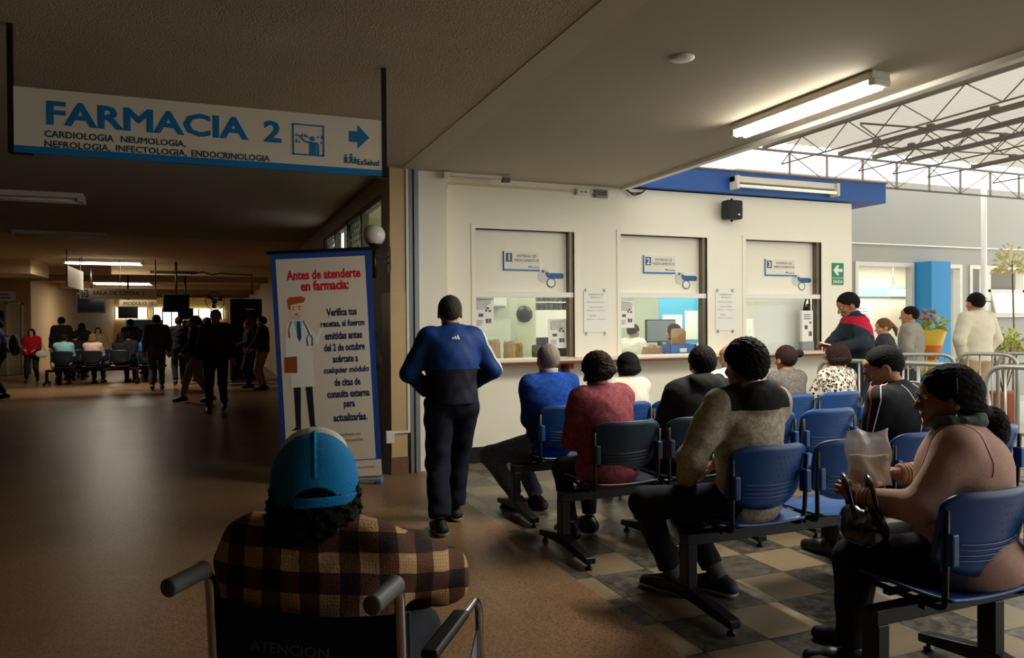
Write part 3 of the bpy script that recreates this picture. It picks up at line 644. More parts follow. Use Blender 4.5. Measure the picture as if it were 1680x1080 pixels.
wl = MB(); letters(wl,'ATENCION',-0.13,0.752,0.20,0.024,0,0.01); letters(wl,'AL',-0.055,0.705,0.05,0.024,0,0.01); wl.v = [(p[0], -0.012-0.035*(1-(p[0]/.25)**2)*(1-0.3*(p[2]-.47)/.39)+p[1]*.3, p[2]) for p in wl.v]
wl.build('lettering', mat('worn stencil paint', (112,120,122), 0.8, var=0.5, vscale=40), t)
MB().bar((-0.22,0.05,0.15),(0.22,0.30,0.44),0.02).bar((0.22,0.05,0.15),(-0.22,0.30,0.44),0.02).build('cross_brace', M_chrome, t)
# ------------------------------------------------------------------ truss roof over the courtyard
M_tr = mat('grey brown painted roof steel', (112,104,96), 0.6, 0.2, var=0.1)
ZR = 3.93
PX = (7.21, 8.6, 9.27, 9.98, 11.40, 12.8)
which = ('nearest the ceiling edge', 'second from the ceiling edge', 'third from the ceiling edge', 'fourth from the ceiling edge', 'fifth from the ceiling edge', 'farthest from the ceiling edge')
for X, wd in zip(PX, which):
    t = thing('roof_truss', 'light steel roof truss with zigzag rods, '+wd, 'roof truss', (X,0,ZR), 0, 'courtyard roof trusses')
    MB().box(-0.03,0.03,3.1,8.45,-0.01,0.05).build('top_chord', M_tr, t)
    MB().tube([(0,3.1,-0.30),(0,8.1,-0.30)],0.010,6).build('bottom_rod', M_tr, t)
    zg = []
    for k in range(14): zg.append((0, 3.1+0.385*k, -0.005 if k%2 == 0 else -0.30))
    MB().tube(zg,0.008,5).build('zigzag_rod', M_tr, t)
    cl = MB()
    for k in range(6): cl.box(-0.03,0.03,3.5+0.85*k,3.58+0.85*k,0.05,0.085)
    cl.build('sheet_clip', M_tr, t)
tt = thing('edge_truss', 'cross truss at the far end of the courtyard roof above the blue fascia', 'roof truss', (0,8.40,ZR))
M_trl = mat('pale roof steel', (150,145,138), 0.6, 0.2, var=0.1)
MB().box(5.5,14,-0.015,0.015,-0.05,-0.02).build('top_chord', M_trl, tt); MB().box(7.6,14,-0.012,0.012,-0.45,-0.425).build('bottom_chord', M_tr, tt)
vv = MB(); zz = []
for k in range(10):
    x = 7.62+0.69*k; vv.box(x-0.012,x+0.012,-0.012,0.012,-0.44,-0.03); zz.append((x,0,-0.43 if k%2 else -0.05))
vv.build('upright', M_trl, tt); MB().tube(zz,0.008,5).build('zigzag_rod', M_trl, tt)
t2 = thing('diagonal_truss', 'slanting cross truss between the courtyard roof trusses', 'roof truss', (0,0,ZR))
for k in range(1): MB().tube([(7.2,6.75,-0.08),(11.4,6.2,-0.10)],0.012,6).build('top_rod', M_tr, t2)
MB().tube([(7.2+0.42*k,6.75-0.055*k,-0.10 if k%2==0 else -0.34) for k in range(11)],0.008,5).build('zigzag_rod', M_tr, t2); MB().tube([(7.2,6.75,-0.35),(11.4,6.2,-0.35)],0.009,6).build('bottom_rod', M_tr, t2)
def m_sheet():
    m = bpy.data.materials.new('translucent roof sheet'); m.use_nodes = True; t = NT(m); b = t.n['Principled BSDF']; out = t.n['Material Output']
    b.inputs['Base Color'].default_value = (*lin((222,220,214)),1); b.inputs['Roughness'].default_value = 0.6
    tr = t.new('ShaderNodeBsdfTranslucent'); tr.inputs[0].default_value = (*lin((232,230,224)),1)
    mx = t.new('ShaderNodeMixShader'); mx.inputs[0].default_value = 0.6; t.link(b.outputs[0], mx.inputs[1]); t.link(tr.outputs[0], mx.inputs[2]); t.link(mx.outputs[0], out.inputs[0]); return m
rs = MB(); nx = 140; X0, X1 = 4.5, 14.0
vs = []; fs = []
for k in range(nx*2+1):
    x = X0+(X1-X0)*k/(nx*2); z = ZR+0.105+0.014*cos(k*pi/2+0.0)
    vs += [(x,3.2,z),(x,8.5,z),(x,3.2,z+0.004),(x,8.5,z+0.004)]
for k in range(nx*2):
    a = 4*k; fs += [(a,a+1,a+5,a+4),(a+2,a+6,a+7,a+3)]
rs.add(vs, fs, True); o = rs.build('roof_sheet', m_sheet()); tag(o, 'pale translucent corrugated sheeting over the courtyard', 'roof sheeting', None, 'structure')
# ------------------------------------------------------------------ courtyard facade
YF = 9.8
fw = MB().box(7.83,10.30,YF,YF+0.2,0,3.95).box(10.30,14.7,YF,YF+0.2,2.50,3.95).box(10.30,11.73,YF,YF+0.2,0,0.80).box(12.2,14.7,YF,YF+0.2,0,0.62).box(14.7,20,YF,YF+0.2,0,3.95).box(12.93,13.13,YF,YF+0.2,0.6,2.5).box(13.62,14.7,YF,YF+0.2,0.6,1.55)
o = fw.build('wall_courtyard', mat('grey white facade paint', (160,160,152), 0.7, var=0.04, vscale=0.8)); o['kind'] = 'structure'
struct('trim_7', M_white, 7.83,20,YF-0.03,YF,2.815,2.835)
struct('trim_8', MATS['grey white facade paint'], 7.83,20,YF-0.01,YF,2.84,3.94)
b = MB().box(11.73,12.2,YF-0.35,YF+0.1,0,2.52).build('column_courtyard', mat('bright blue column paint', (40,138,196), 0.5, var=0.06, vscale=1.5)); b['kind'] = 'structure'
for i,(x0,x1,z0,z1) in enumerate(((10.30,11.70,0.80,2.50),(12.2,12.93,0.62,2.50),(13.13,13.62,0.62,2.50),(13.62,14.66,1.55,2.50))):
    f = MB().box(x0,x0+0.07,YF-0.03,YF+0.1,z0,z1-0.07).box(x1-0.07,x1,YF-0.03,YF+0.1,z0,z1-0.07).box(x0,x1,YF-0.03,YF+0.1,z1-0.07,z1+0.004).box(x0-0.04,x1+0.04,YF-0.08,YF+0.1,z0-0.03,z0+0.05)
    if i == 3: f.box(x0,x1,YF-0.03,YF+0.06,2.0,2.05)
    w = f.build('window_%d' % (i+8), mat('pale aluminium frame', (206,202,190), 0.45, 0.2)); w['kind'] = 'structure'
    box('pane', M_glass, x0+0.07,x1-0.07,YF+0.03,YF+0.036,z0+0.05,z1-0.07,w)
    if i == 3: MB().box(x0+0.1,x1-0.06,0,0.03,-0.42,0.0).build('open_sash', M_white, w).matrix_local = Matrix.Translation((0,YF-0.02,2.0)) @ Matrix.Rotation(R(-14),4,'X')
struct('wall_room_beyond', mat('beige room wall', (176,166,146), 0.7), 9, 20, 12.4, 12.5, 0, 4)
struct('trim_9', mat('blue grey band', (120,150,178), 0.6), 9, 20, 12.34, 12.4, 2.0, 2.22)
struct('ceiling_room_beyond', M_wallw, 9, 20, YF+0.2, 12.4, 2.75, 2.85)
t = thing('strip_lamp', 'white strip lamp behind the window left of the pale shirted man', 'ceiling light', (14.0,11.8,2.08)); MB().tube([(-0.5,0,0.05),(-0.5,0,0.67)],0.008,6).tube([(0.5,0,0.05),(0.5,0,0.67)],0.008,6).build('hanging_rod', M_steel, t); area_lamp('room_fill_light',(13.0,11.4,2.7),(4.0,1.0),150,(1,0.97,0.9)); MB().box(-0.6,0.6,-0.05,0.05,-0.03,0.05).build('batten', M_lampw, t, 0.01); MB().tube([(-0.58,0,-0.05),(0.58,0,-0.05)],0.02,8).build('tube', emit('strip tube', (255,250,240), 3.0), t)  # wide area light without a fixture, added to brighten the room behind the panes
t = thing('notice_board', 'glazed notice board behind the courtyard window', 'notice board', (12.3,12.395,1.02)); MB().box(0,1.2,-0.03,0,0,0.85).build('board', mat('board grey', (196,190,172), 0.6), t); l = MB(); para(l,random.Random(8),0.35,0.62,0.15,0.75,-0.031,9); para(l,random.Random(9),0.75,1.1,0.15,0.75,-0.031,9); l.box(0.06,0.12,-0.032,-0.03,0.3,0.8).build('print', M_ink, t); MB().box(0,1.2,-0.04,0,-0.06,0.0).build('ledge', M_signb, t)
tag(MB().tube([(12.3,8.9,0),(12.3,8.9,4.02)],0.045,12).build('roof_post', M_white), 'white round post standing before the courtyard facade', 'post')
tag(MB().tube([(9.9,5.55,0),(9.9,5.55,4.02)],0.06,12).build('roof_post', M_white), 'pale post at the very right edge of the photo', 'post')
# foliage
M_leaf = mat('yellow green leaf', (176,186,92), 0.6, var=0.3, vscale=14); M_leaf2 = mat('dry pale leaf', (214,204,150), 0.6, var=0.3, vscale=14)
def leaf_cluster(name, m, parent, c, rad, n, L, seed, droop=0.3):
    r = random.Random(seed); mb = MB()
    for k in range(n):
        d = Vector((r.gauss(0,1), r.gauss(0,1), abs(r.gauss(0,1))*0.8)).normalized(); p = Vector(c)+Vector((d.x*rad[0],d.y*rad[1],d.z*rad[2]))*r.uniform(0.25,0.9)
        e = p+d*L*r.uniform(0.6,1.2)+Vector((0,0,-droop*L)); s = d.cross(Vector((r.random(),r.random(),r.random()))).normalized()*L*0.16
        m_ = (p+e)/2+Vector((0,0,L*0.15)); mb.add([p, m_-s, e, m_+s, m_+d.cross(s)*0.15],[(0,1,4),(1,2,4),(2,3,4),(3,0,4)],True)
    return mb.build(name, m, parent)
t = thing('leafy_bush', 'yellow green leafy shrub in a pot near the right photo edge', 'plant', (10.5,7.3,0))
leaf_cluster('foliage', M_leaf, t, (0,0,1.02), (0.26,0.26,0.36), 260, 0.13, 3); leaf_cluster('dry_leaves', M_leaf2, t, (-0.05,-0.05,0.98), (0.24,0.24,0.32), 110, 0.12, 4)
sm = MB()
for k in range(9): sm.tube([(0,0,0.4),(0.12*cos(k*0.7),0.12*sin(k*0.7),0.8),(0.2*cos(k*0.7),0.2*sin(k*0.7),1.15)],0.008,5)
sm.build('stem', mat('brown stem', (110,90,58), 0.8), t); MB().lathe([(0.13,0),(0.17,0.4),(0.19,0.42),(0.19,0.45),(0.16,0.45)],20).build('pot', mat('terracotta', (160,90,62), 0.8), t)
t = thing('leafy_bush', 'pale climbing greenery high at the right photo edge', 'plant', (11.4,7.8,0)); leaf_cluster('foliage', M_leaf2, t, (0,0,2.2), (0.30,0.2,0.5), 200, 0.13, 5); MB().tube([(0,0,0),(0.05,0,1.2),(0,0,2.4)],0.012,6).build('stem', mat('brown stem', (110,90,58), 0.8), t)
t = thing('flower_bouquet', 'large bouquet in yellow wrapping between the grey jacket and pale shirt men', 'bouquet', (9.42,7.65,0)); t.scale = (1.1,1.1,1.1)
MB().lathe([(0.07,0.62),(0.12,0.85),(0.22,1.22),(0.21,1.22),(0.10,0.85),(0.05,0.62)],20).build('wrapping', mat('yellow wrapping', (228,190,60), 0.5, var=0.2), t)
MB().lathe([(0.125,0.84),(0.17,1.02),(0.165,1.02),(0.12,0.84)],20).build('ribbon', mat('orange ribbon', (214,110,30), 0.5), t)
MB().lathe([(0.22,0),(0.05,0.03),(0.03,0.62),(0.07,0.64)],16).build('stand', M_grey, t)
leaf_cluster('greenery', M_leaf, t, (0.05,0,1.22), (0.2,0.2,0.18), 110, 0.12, 6)
fl = MB(); r_ = random.Random(4)
for k in range(34): 
    a = r_.uniform(0,6.28); q = r_.uniform(0,0.15); fl.ball((-0.12+q*cos(a), -0.05+q*sin(a), 1.36+0.12*r_.random()),0.028,5)
fl.build('blossoms', mat('mauve blossom', (142,126,136), 0.8, var=0.3, vscale=40), t)
# ------------------------------------------------------------------ inside the pharmacy
M_mint = mat('pale mint paint', (214,222,200), 0.6, var=0.04); M_ph = mat('pharmacy back wall', (206,212,192), 0.7)
struct('wall_pharmacy_rear', M_ph, 1.75,7.70,10.9,11.0,0,CZ)
struct('column_pharmacy', M_mint, 3.66,3.92,9.0,9.25,0,CZ)
struct('trim_10', M_mint, 6.45,6.75,9.6,10.9,0,CZ)
for x in (3.2,5.3,6.6): area_lamp('pharmacy_lamp', (x,8.9,CZ-0.05), (1.2,0.3), 26, (0.97,1,0.92))
t = thing('air_conditioner', 'white wall air conditioner behind the first hatch', 'air conditioner', (3.75,10.88,1.72)); MB().box(-0.42,0.42,-0.22,0,0,0.27).build('casing', M_white, t, 0.04, 3); MB().box(-0.38,0.38,-0.235,-0.15,-0.005,0.03).build('louvre', M_grey, t, 0.005)
t = thing('wall_fan', 'small round black fan on the mint column behind the first hatch', 'fan', (3.74,8.99,1.60)); MB().add([(p[0],p[2],p[1]) for p in MB().lathe([(0.05,-0.09),(0.105,-0.06),(0.11,-0.02),(0.09,0.0)],20).v],[f[::-1] for f in MB().lathe([(0.05,-0.09),(0.105,-0.06),(0.11,-0.02),(0.09,0.0)],20).f],True).build('guard', M_blackp, t); MB().box(-0.02,0.02,-0.02,0.02,-0.03,0.03).build('bracket', M_blackp, t)
t = thing('medicine_cabinet', 'white cabinet with rows of small jars on the right behind the first hatch', 'cabinet', (4.35,9.3,0.0)); MB().box(-0.35,0.45,0,0.4,0.0,1.62).box(-0.35,0.45,0,0.02,1.62,1.66).box(-0.35,0.45,0.0,0.4,1.9,2.0).box(-0.35,-0.32,0,0.4,1.62,2.0).box(0.42,0.45,0,0.4,1.62,2.0).box(-0.35,0.45,0.38,0.4,1.62,2.0).box(-0.32,0.42,0,0.38,1.76,1.775).build('body', M_white, t)
for k in range(10):
    for z in (1.665,1.78):
        tag(MB().lathe([(0.022,0),(0.022,0.055),(0.012,0.06),(0.014,0.075)],10).build('jar', M_ink, None, 0,2,(4.06+0.075*k,9.36,z)), 'little grey jar on the cabinet shelf behind the first hatch', 'jar', 'jars in the medicine cabinet')
t = thing('work_desk', 'pale work desk running behind the hatches', 'desk', (0,0,0)); MB().box(2.3,7.5,7.72,8.45,1.02,1.06).build('desktop', M_counter, t); MB().box(2.3,7.5,8.40,8.44,0.0,1.02).build('front_panel', M_ph, t)
M_kraft = mat('kraft paper', (158,128,86), 0.8, var=0.15, vscale=9)
for i,(x,y,w,h) in enumerate(((2.86,8.1,0.14,0.20),(3.02,8.18,0.17,0.23),(3.2,8.12,0.15,0.21),(3.33,8.2,0.13,0.18))):
    r_ = random.Random(20+i); b_ = MB()
    b_.shell(lambda u,v: ((w/2)*cos(2*pi*u)*(1-0.18*v)+0.008*sin(9*u*6.28+v*5), (w/3)*sin(2*pi*u)*(1-0.5*v)+0.006*sin(7*u*6.28), h*v+0.012*v*sin(3*u*6.28)),24,6,0.004)
    o = b_.build('paper_bag', M_kraft, None, 0,2,(x,y,1.06)); tag(o, ('crumpled brown paper bag leftmost on the desk behind the first hatch','tall crumpled brown paper bag on the desk behind the first hatch','brown paper bag third from left behind the first hatch','small brown paper bag rightmost of the pile behind the first hatch')[i], 'paper bag', 'paper bags behind the first hatch')
t = thing('ceiling_box', 'dark printer on the desk behind the first hatch', 'printer', (3.75,8.15,1.06)); t.name = 'desk_printer'; MB().box(-0.2,0.2,-0.15,0.15,0,0.16).build('body', M_blackp, t, 0.02); MB().box(-0.15,0.15,-0.02,0.12,0.16,0.25).build('paper_tray', M_blackp, t, 0.01)
t = thing('computer_monitor', 'computer monitor behind the second hatch', 'monitor', (5.97,9.2,1.06)); MB().box(-0.25,0.25,-0.02,0.02,0.13,0.46).build('casing', M_blackp, t, 0.008); MB().box(-0.235,0.235,-0.022,-0.019,0.15,0.445).build('screen', mat('grey blue screen', (116,126,134), 0.3, var=0.1, vscale=3), t); MB().box(-0.03,0.03,0,0.03,0.0,0.2).box(-0.12,0.12,-0.08,0.08,0,0.015).build('stand', M_blackp, t)
t = thing('side_table', 'small table carrying the monitor behind the second hatch', 'table', (5.97,9.25,0)); MB().box(-.4,.4,-.2,.25,1.02,1.06).build('table_top', M_counter, t)
for sx in (-1,1):
    for sy in (-.15,.2): MB().box(sx*.36-.02,sx*.36+.02,sy-.02,sy+.02,0,1.02).build('leg', M_grey, t)
t = thing('document_tray', 'blue tray of brown folders behind the second hatch', 'tray', (5.36,7.85,1.06)); M_tray = mat('blue tray plastic', (18,92,172), 0.4)
MB().box(-0.19,0.19,-0.10,-0.09,0,0.15).box(-0.19,0.19,0.09,0.10,0,0.15).box(-0.19,-0.18,-0.1,0.1,0,0.15).box(0.18,0.19,-0.1,0.1,0,0.15).box(-0.19,0.19,-0.1,0.1,0,0.01).build('box', M_tray, t); MB().box(-0.05,0.05,-0.103,-0.10,0.05,0.10).build('tag_label', M_paper, t)
for i,(x,h) in enumerate(((-0.10,0.32),(-0.03,0.33),(0.04,0.31),(0.11,0.30))):
    f = MB().prism(rr(0.16,h,0.02),0.012,Matrix.Translation((x*0.6,-0.05+0.035*i,h/2))).build('folder', mat('brown folder', (178,138,92), 0.7, var=0.1), None, 0,2,(5.36,7.85,1.075)); tag(f, ('front brown folder standing in the blue tray','second brown folder in the blue tray','third brown folder in the blue tray','rear brown folder in the blue tray')[i], 'folder', 'folders in the blue tray')
t = thing('document_tray', 'paler blue tray at the right of the second hatch', 'tray', (5.72,7.95,1.06)); MB().box(-0.15,0.15,-0.1,0.1,0,0.10).build('box', mat('pale blue tray plastic', (84,140,196), 0.4), t, 0.01)
tag(MB().prism([(-0.12,0),(0.12,0),(0.10,0.13),(0.04,0.10),(0.0,0.15),(-0.05,0.10),(-0.10,0.12)],0.12).build('open_carton', mat('carton brown', (146,112,78), 0.8), None, 0,2,(5.02,7.86,1.06)), 'torn brown carton beside the blue tray at the second hatch', 'carton')
t = thing('water_dispenser', 'blue and clear bottle at the left of the second hatch', 'bottle', (4.47,7.86,1.06)); t.name='water_bottle'; MB().lathe([(0.06,0),(0.065,0.02),(0.065,0.16),(0.03,0.2),(0.03,0.22)],16).build('bottle_body', mat('blue bottle', (70,140,200), 0.2), t)
t = thing('wall_poster', 'blue and white poster on the rear wall behind the second hatch', 'poster', (6.55,9.58,1.45)); MB().box(-0.36,0.36,-0.01,0,-0.30,0.55).build('sheet', mat('cyan poster', (80,170,206), 0.5), t); MB().box(-0.30,0.05,-0.014,-0.01,-0.24,0.14).box(0.10,0.33,-0.014,-0.01,-0.24,0.2).build('white_field', M_paper, t)
w = MB().box(7.0,7.62,10.86,10.9,1.0,2.2).build('window_12', emit('lit rear window', (255,252,240), 1.2)); w['kind'] = 'structure'
w = MB().box(5.85,6.15,10.86,10.9,1.1,2.0).build('window_13', emit('lit rear window', (255,252,240), 1.2)); w['kind'] = 'structure'
tag(MB().box(6.42,7.26,7.72,7.75,1.0,1.80).build('white_partition', M_white, None), 'bright white board closing most of the third hatch', 'partition')
tag(MB().box(6.10,6.42,7.72,7.75,1.52,1.80).build('small_blind', M_wall, None), 'short cream blind at the left of the third hatch', 'blind')
t = thing('leaflet_box', 'white leaflet holder with a printed sheet at the right of the third hatch', 'leaflet holder', (7.12,7.57,1.098)); MB().box(-0.10,0.10,-0.05,0.02,0,0.12).build('base', M_grey, t, 0.01); MB().box(-0.09,0.09,-0.035,0.005,0.12,0.52).build('panel', M_paper, t); l = MB(); para(l,random.Random(3),-0.06,0.06,0.40,0.48,-0.036,3); l.box(-0.05,0.0,-0.0365,-0.035,0.28,0.33).box(0.03,0.06,-0.0365,-0.035,0.35,0.38).box(0.02,0.07,-0.0365,-0.035,0.19,0.25).build('print', M_ink, t)
MB().tube(fillet([(-0.03,0,0.52),(0.0,0,0.66),(0.06,0,0.70),(0.07,0,0.52)],0.04),0.012,8).tube([(0.02,0,0.52),(0.05,0,0.60)],0.03,8).build('hook_cable', M_blackp, t)
# ------------------------------------------------------------------ far hall fittings
def batten(label, x0, x1, y, on, z=CZ, wdt=0.12):
    t = thing('fluorescent_lamp', label, 'ceiling light', ((x0+x1)/2,y,z-0.004)); h = (x1-x0)/2
    MB().box(-h,h,-wdt,wdt,-0.06,0).build('batten', M_lampw, t, 0.006)
    for s in (-1,1): MB().tube([(-h+0.03,s*wdt*0.5,-0.085),(h-0.03,s*wdt*0.5,-0.085)],0.02,8).build('tube', M_tube_far if on else M_tube_off, t)
    MB().box(-h,-h+0.05,-wdt,wdt,-0.10,-0.05).box(h-0.05,h,-wdt,wdt,-0.10,-0.05).build('end_cap', M_lampw, t)
    if on: area_lamp('hall_lamp', ((x0+x1)/2,y,z-0.13), (x1-x0,0.25), 62, (1,0.9,0.74))
batten('unlit batten on the dark ceiling below the pharmacy sign', -2.75,-1.42,9.95, False)
batten('second unlit batten farther down the dark ceiling', -3.0,-1.66,14.0, False)
batten('bright lit batten in the far hall', -3.25,-1.6,19.8, True, wdt=0.18)
batten('deepest bright lamp above the waiting sign', -3.95,-2.1,29.5, True, wdt=0.6)
struct('trim_11', mat('lintel cream', (216,194,156), 0.7), -2.42,1.6,21.0,21.3,2.77,CZ)
struct('trim_12', mat('lintel cream', (216,194,156), 0.7), -9,-3.95,20.0,22.0,2.70,CZ)
for i,(y,z) in enumerate(((26,2.85),(31,2.85),(36,2.85),(41,2.85))): struct('trim_%d' % (13+i), M_hallwall, -9,1.6,y,y+0.3,z,CZ)
fw = MB().box(-16,-7.0,26.8,27.0,0,CZ).box(-6.55,-5.95,26.8,27.0,0,CZ).box(-7.0,-6.55,26.8,27.0,2.2,CZ).box(-5.95,-5.5,26.8,27.0,2.2,CZ).box(-5.5,-5.3,26.8,27.0,0,CZ)
o = fw.build('wall_hall_left', mat('hall cream wall', (196,170,130), 0.7)); o['kind'] = 'structure'
struct('wall_hall_side', mat('hall cream wall', (196,170,130), 0.7), -5.5,-5.3,27.0,47,0,CZ)
for i,(x0,x1) in enumerate(((-7.0,-6.55),(-5.95,-5.5))):
    d = MB().box(x0,x0+0.05,26.78,27.02,0,2.2).box(x1-0.05,x1,26.78,27.02,0,2.2).box(x0,x1,26.78,27.02,2.15,2.2).build('door_%d' % (i+1), M_white); d['kind']='structure'
    MB().box(x0+0.05,x1-0.05,26.9,26.94,0.0,2.15).build('door_leaf', mat('cream door leaf', (214,194,158), 0.6), d); MB().tube([(x1-0.1,26.86,1.0),(x1-0.1,26.86,1.12)],0.012,6).build('door_handle', M_chrome, d)
for i,(x0,x1,z0,z1) in enumerate(((-7.9,-7.05,1.45,2.0),(-6.50,-6.0,1.45,1.95))):
    tag(box('dark_board', M_dark, x0,x1,26.74,26.8,z0,z1), 'dark board on the far cream wall '+('beside the fan' if i == 0 else 'between the two doors'), 'board')
for i,(x0,x1,z0,z1) in enumerate(((-6.35,-5.7,2.25,2.55),(-8.0,-7.45,2.1,2.5))): 
    t = thing('door_plate', 'small pale name plate '+('above the far doors' if i == 0 else 'below the far left fan'), 'sign', (x0,26.78,z0)); MB().box(0,x1-x0,-0.03,0.0,0,z1-z0).build('plate', M_paper, t); l = MB(); para(l,random.Random(40+i),0.08,x1-x0-0.08,0.05,z1-z0-0.05,-0.031,2); l.build('print', M_ink, t)
def fan(label, loc, rz, rad):
    t = thing('wall_fan', label, 'fan', loc, rz)
    g = MB().tube([(rad*cos(a),0,rad*sin(a)) for a in [2*pi*k/28 for k in range(28)]],0.012,6,closed=True)
    for k in range(14): a = 2*pi*k/14; g.tube([(0,-0.06,0),(rad*0.6*cos(a),-0.06,rad*0.6*sin(a)),(rad*cos(a),0,rad*sin(a))],0.004,4)
    g.build('guard', M_black, t)
    for k in range(3):
        a = 2*pi*k/3+0.4; MB().prism([(0.03*cos(a),0.03*sin(a)),(rad*0.85*cos(a-0.35),rad*0.85*sin(a-0.35)),(rad*0.88*cos(a+0.3),rad*0.88*sin(a+0.3))],0.006).build('blade', M_blackp, t)
    MB().ball((0,0.07,0),0.08,8).tube([(0,0.1,0),(0,0.28,-0.12)],0.025,6).build('motor', M_blackp, t)
fan('black wall fan on the far left of the hall', (-5.55,22.0,2.10), R(-14), 0.32)
fan('pale wall fan left of the black cabinet', (-0.02,22.5,2.15), R(10), 0.25)
def tv(label, x0, x1, y, z0, z1, ry=0):
    t = thing('hanging_screen', label, 'television', ((x0+x1)/2,y,z0), ry); w=(x1-x0)/2
    MB().box(-w,w,-0.03,0.03,0,z1-z0).build('casing', M_blackp, t, 0.01); MB().box(-w+0.025,w-0.025,-0.033,-0.029,0.03,z1-z0-0.025).build('screen', M_scr, t); MB().tube([(0,0.03,z1-z0-0.05),(0,0.03,CZ-z0)],0.025,8).build('ceiling_pole', M_black, t)
tv('black hanging screen left of the waiting room sign', -3.06,-2.46,20.2, 1.79,2.26)
tv('black hanging screen right of the waiting room sign', -1.19,-0.60,19.9, 1.80,2.24)
tv('small dark hanging screen under the module sign', -2.55,-2.05,23.5, 1.68,2.02)
tv('small dark screen below the right hanging screen', -0.98,-0.58,22.5, 1.63,1.95)
t = thing('waiting_sign', 'hanging ivory sign reading SALA DE ESPERA with a letter D', 'sign', (-2.87,19.3,2.10)); MB().box(0,1.58,-0.02,0.02,0,0.24).build('panel', M_signw, t); MB().box(0.04,0.18,-0.022,-0.02,0.03,0.2).build('letter_tile', M_signb, t)
letters(MB(),'D',0.07,0.05,0.08,0.13,-0.0235,0.03).build('tile_letter', M_paper, t); letters(MB(),'SALA DE ESPERA 3',0.27,0.09,1.05,0.095,-0.0215,0.02).build('lettering', M_signd, t)
for x in (0.02,1.56): MB().tube([(x,0,0.24),(x,0,CZ-2.10)],0.01,6).build('hanging_rod', M_black, t)
t = thing('module_sign', 'lower hanging sign reading MODULO 18', 'sign', (-2.10,19.6,1.93)); MB().box(0,0.80,-0.02,0.02,0,0.155).build('panel', M_signw, t); letters(MB(),'MODULO 18',0.09,0.03,0.63,0.085,-0.0215,0.02).build('lettering', M_signd, t)
for x in (0.02,0.78): MB().tube([(x,0,0.155),(x,0,CZ-1.93)],0.008,6).build('hanging_rod', M_black, t)
t = thing('side_sign', 'pale hanging sign seen edgewise left of the waiting room sign', 'sign', (-2.78,17.2,2.28)); MB().box(-0.02,0.02,0,1.9,0,0.42).build('panel', M_signw, t)
for y in (0.02,1.88): MB().tube([(0,y,0.42),(0,y,CZ-2.28)],0.01,6).build('hanging_rod', M_black, t)
t = thing('drinks_machine', 'tall black cabinet by the right wall of the far hall', 'cabinet', (0.72,20.6,0)); MB().box(-0.39,0.39,-0.35,0.35,0.05,2.14).build('body', M_blackp, t, 0.02); MB().box(-0.35,0.35,-0.365,-0.35,0.12,2.05).build('door', M_scr, t, 0.006); MB().box(0.0,0.2,-0.37,-0.364,1.86,1.90).build('badge', M_grey, t); MB().box(0.30,0.32,-0.385,-0.365,0.9,1.3).build('handle', M_grey, t)
for x in (-0.33,0.33): MB().lathe([(0.03,0),(0.03,0.05)],10,Matrix.Translation((x,-0.28,0))).build('foot', M_black, t)
cb = MB().tube([(-0.6,21.0-0.02,2.80),(-0.3,20.98,2.86),(-0.1,20.98,2.79),(0.1,20.98,2.83),(0.9,20.98,2.80),(0.9,20.98,2.3)],0.018,6); tag(cb.build('sagging_cables', M_black), 'dark cables sagging along the far lintel', 'cables')
t = thing('ceiling_vent', 'dark slatted vent on the far lintel', 'vent', (-1.0,20.99,2.84)); MB().box(-0.55,0.55,-0.02,0,-0.035,0.035).build('frame', M_dark, t); s_ = MB()
for k in range(16): s_.box(-0.52+0.066*k,-0.49+0.066*k,-0.03,-0.02,-0.03,0.03)
s_.build('slat', M_black, t)
# far lit windows
for i,(x0,x1,z0,z1) in enumerate(((-6.2,-3.6,1.85,2.45),(-3.3,-1.9,0.9,2.45),(-1.6,0.4,1.85,2.4))):
    if x0 < -5.3: x0 = -5.25
    w = MB().box(x0,x1,46.9,47.0,z0,z1).build('window_%d' % (14+i), emit('bright far window', (255,246,224), 1.8)); w['kind']='structure'
    f = MB()
    for k in range(4): xx = x0+(x1-x0)*k/3; f.box(xx-0.03,xx+0.03,46.86,46.9,z0,z1)
    f.build('mullion', M_frame, w)
t = thing('wall_poster', 'bright blue poster on the far end wall of the hall', 'poster', (-3.75,46.88,1.15)); MB().box(-0.95,0.95,-0.02,0,0,0.62).build('sheet', mat('bright blue poster', (40,140,200), 0.5), t); MB().box(-0.9,0.9,-0.03,-0.02,-0.06,0).build('edge', M_wood, t)
# ------------------------------------------------------------------ implicit surfaces for figures
A3 = lambda *p: np.array(p, np.float32)
def n3(v): return v/ (np.linalg.norm(v)+1e-9)
def rc(a, b, ra, rb):
    a = np.asarray(a, np.float32); b = np.asarray(b, np.float32); ab = b-a; L = float(ab@ab)+1e-9
    def f(P):
        q = P-a; t = np.clip(q@ab/L, 0, 1); q = q-t[:,None]*ab
        return np.sqrt((q*q).sum(1))-(ra+(rb-ra)*t)
    return f
def el(c, r, Rm=None):
    c = np.asarray(c, np.float32); r = np.asarray(r, np.float32)
    def f(P):
        q = P-c
        if Rm is not None: q = q@Rm
        k0 = np.sqrt(((q/r)**2).sum(1)); k1 = np.sqrt(((q/(r*r))**2).sum(1))
        return k0*(k0-1)/np.maximum(k1, 1e-6)
    return f
def plane(p, n):
    p = np.asarray(p, np.float32); n = n3(np.asarray(n, np.float32))
    return lambda P: (P-p)@n
def smin(a, b, k):
    h = np.clip(0.5+0.5*(b-a)/k, 0, 1); return b+(a-b)*h-k*h*(1-h)
def U(k, *fs):
    def f(P):
        d = fs[0](P)
        for g in fs[1:]: d = smin(d, g(P), k)
        return d
    return f
def I(k, *fs):
    def f(P):
        d = -fs[0](P)
        for g in fs[1:]: d = smin(d, -g(P), k)
        return -d
    return f
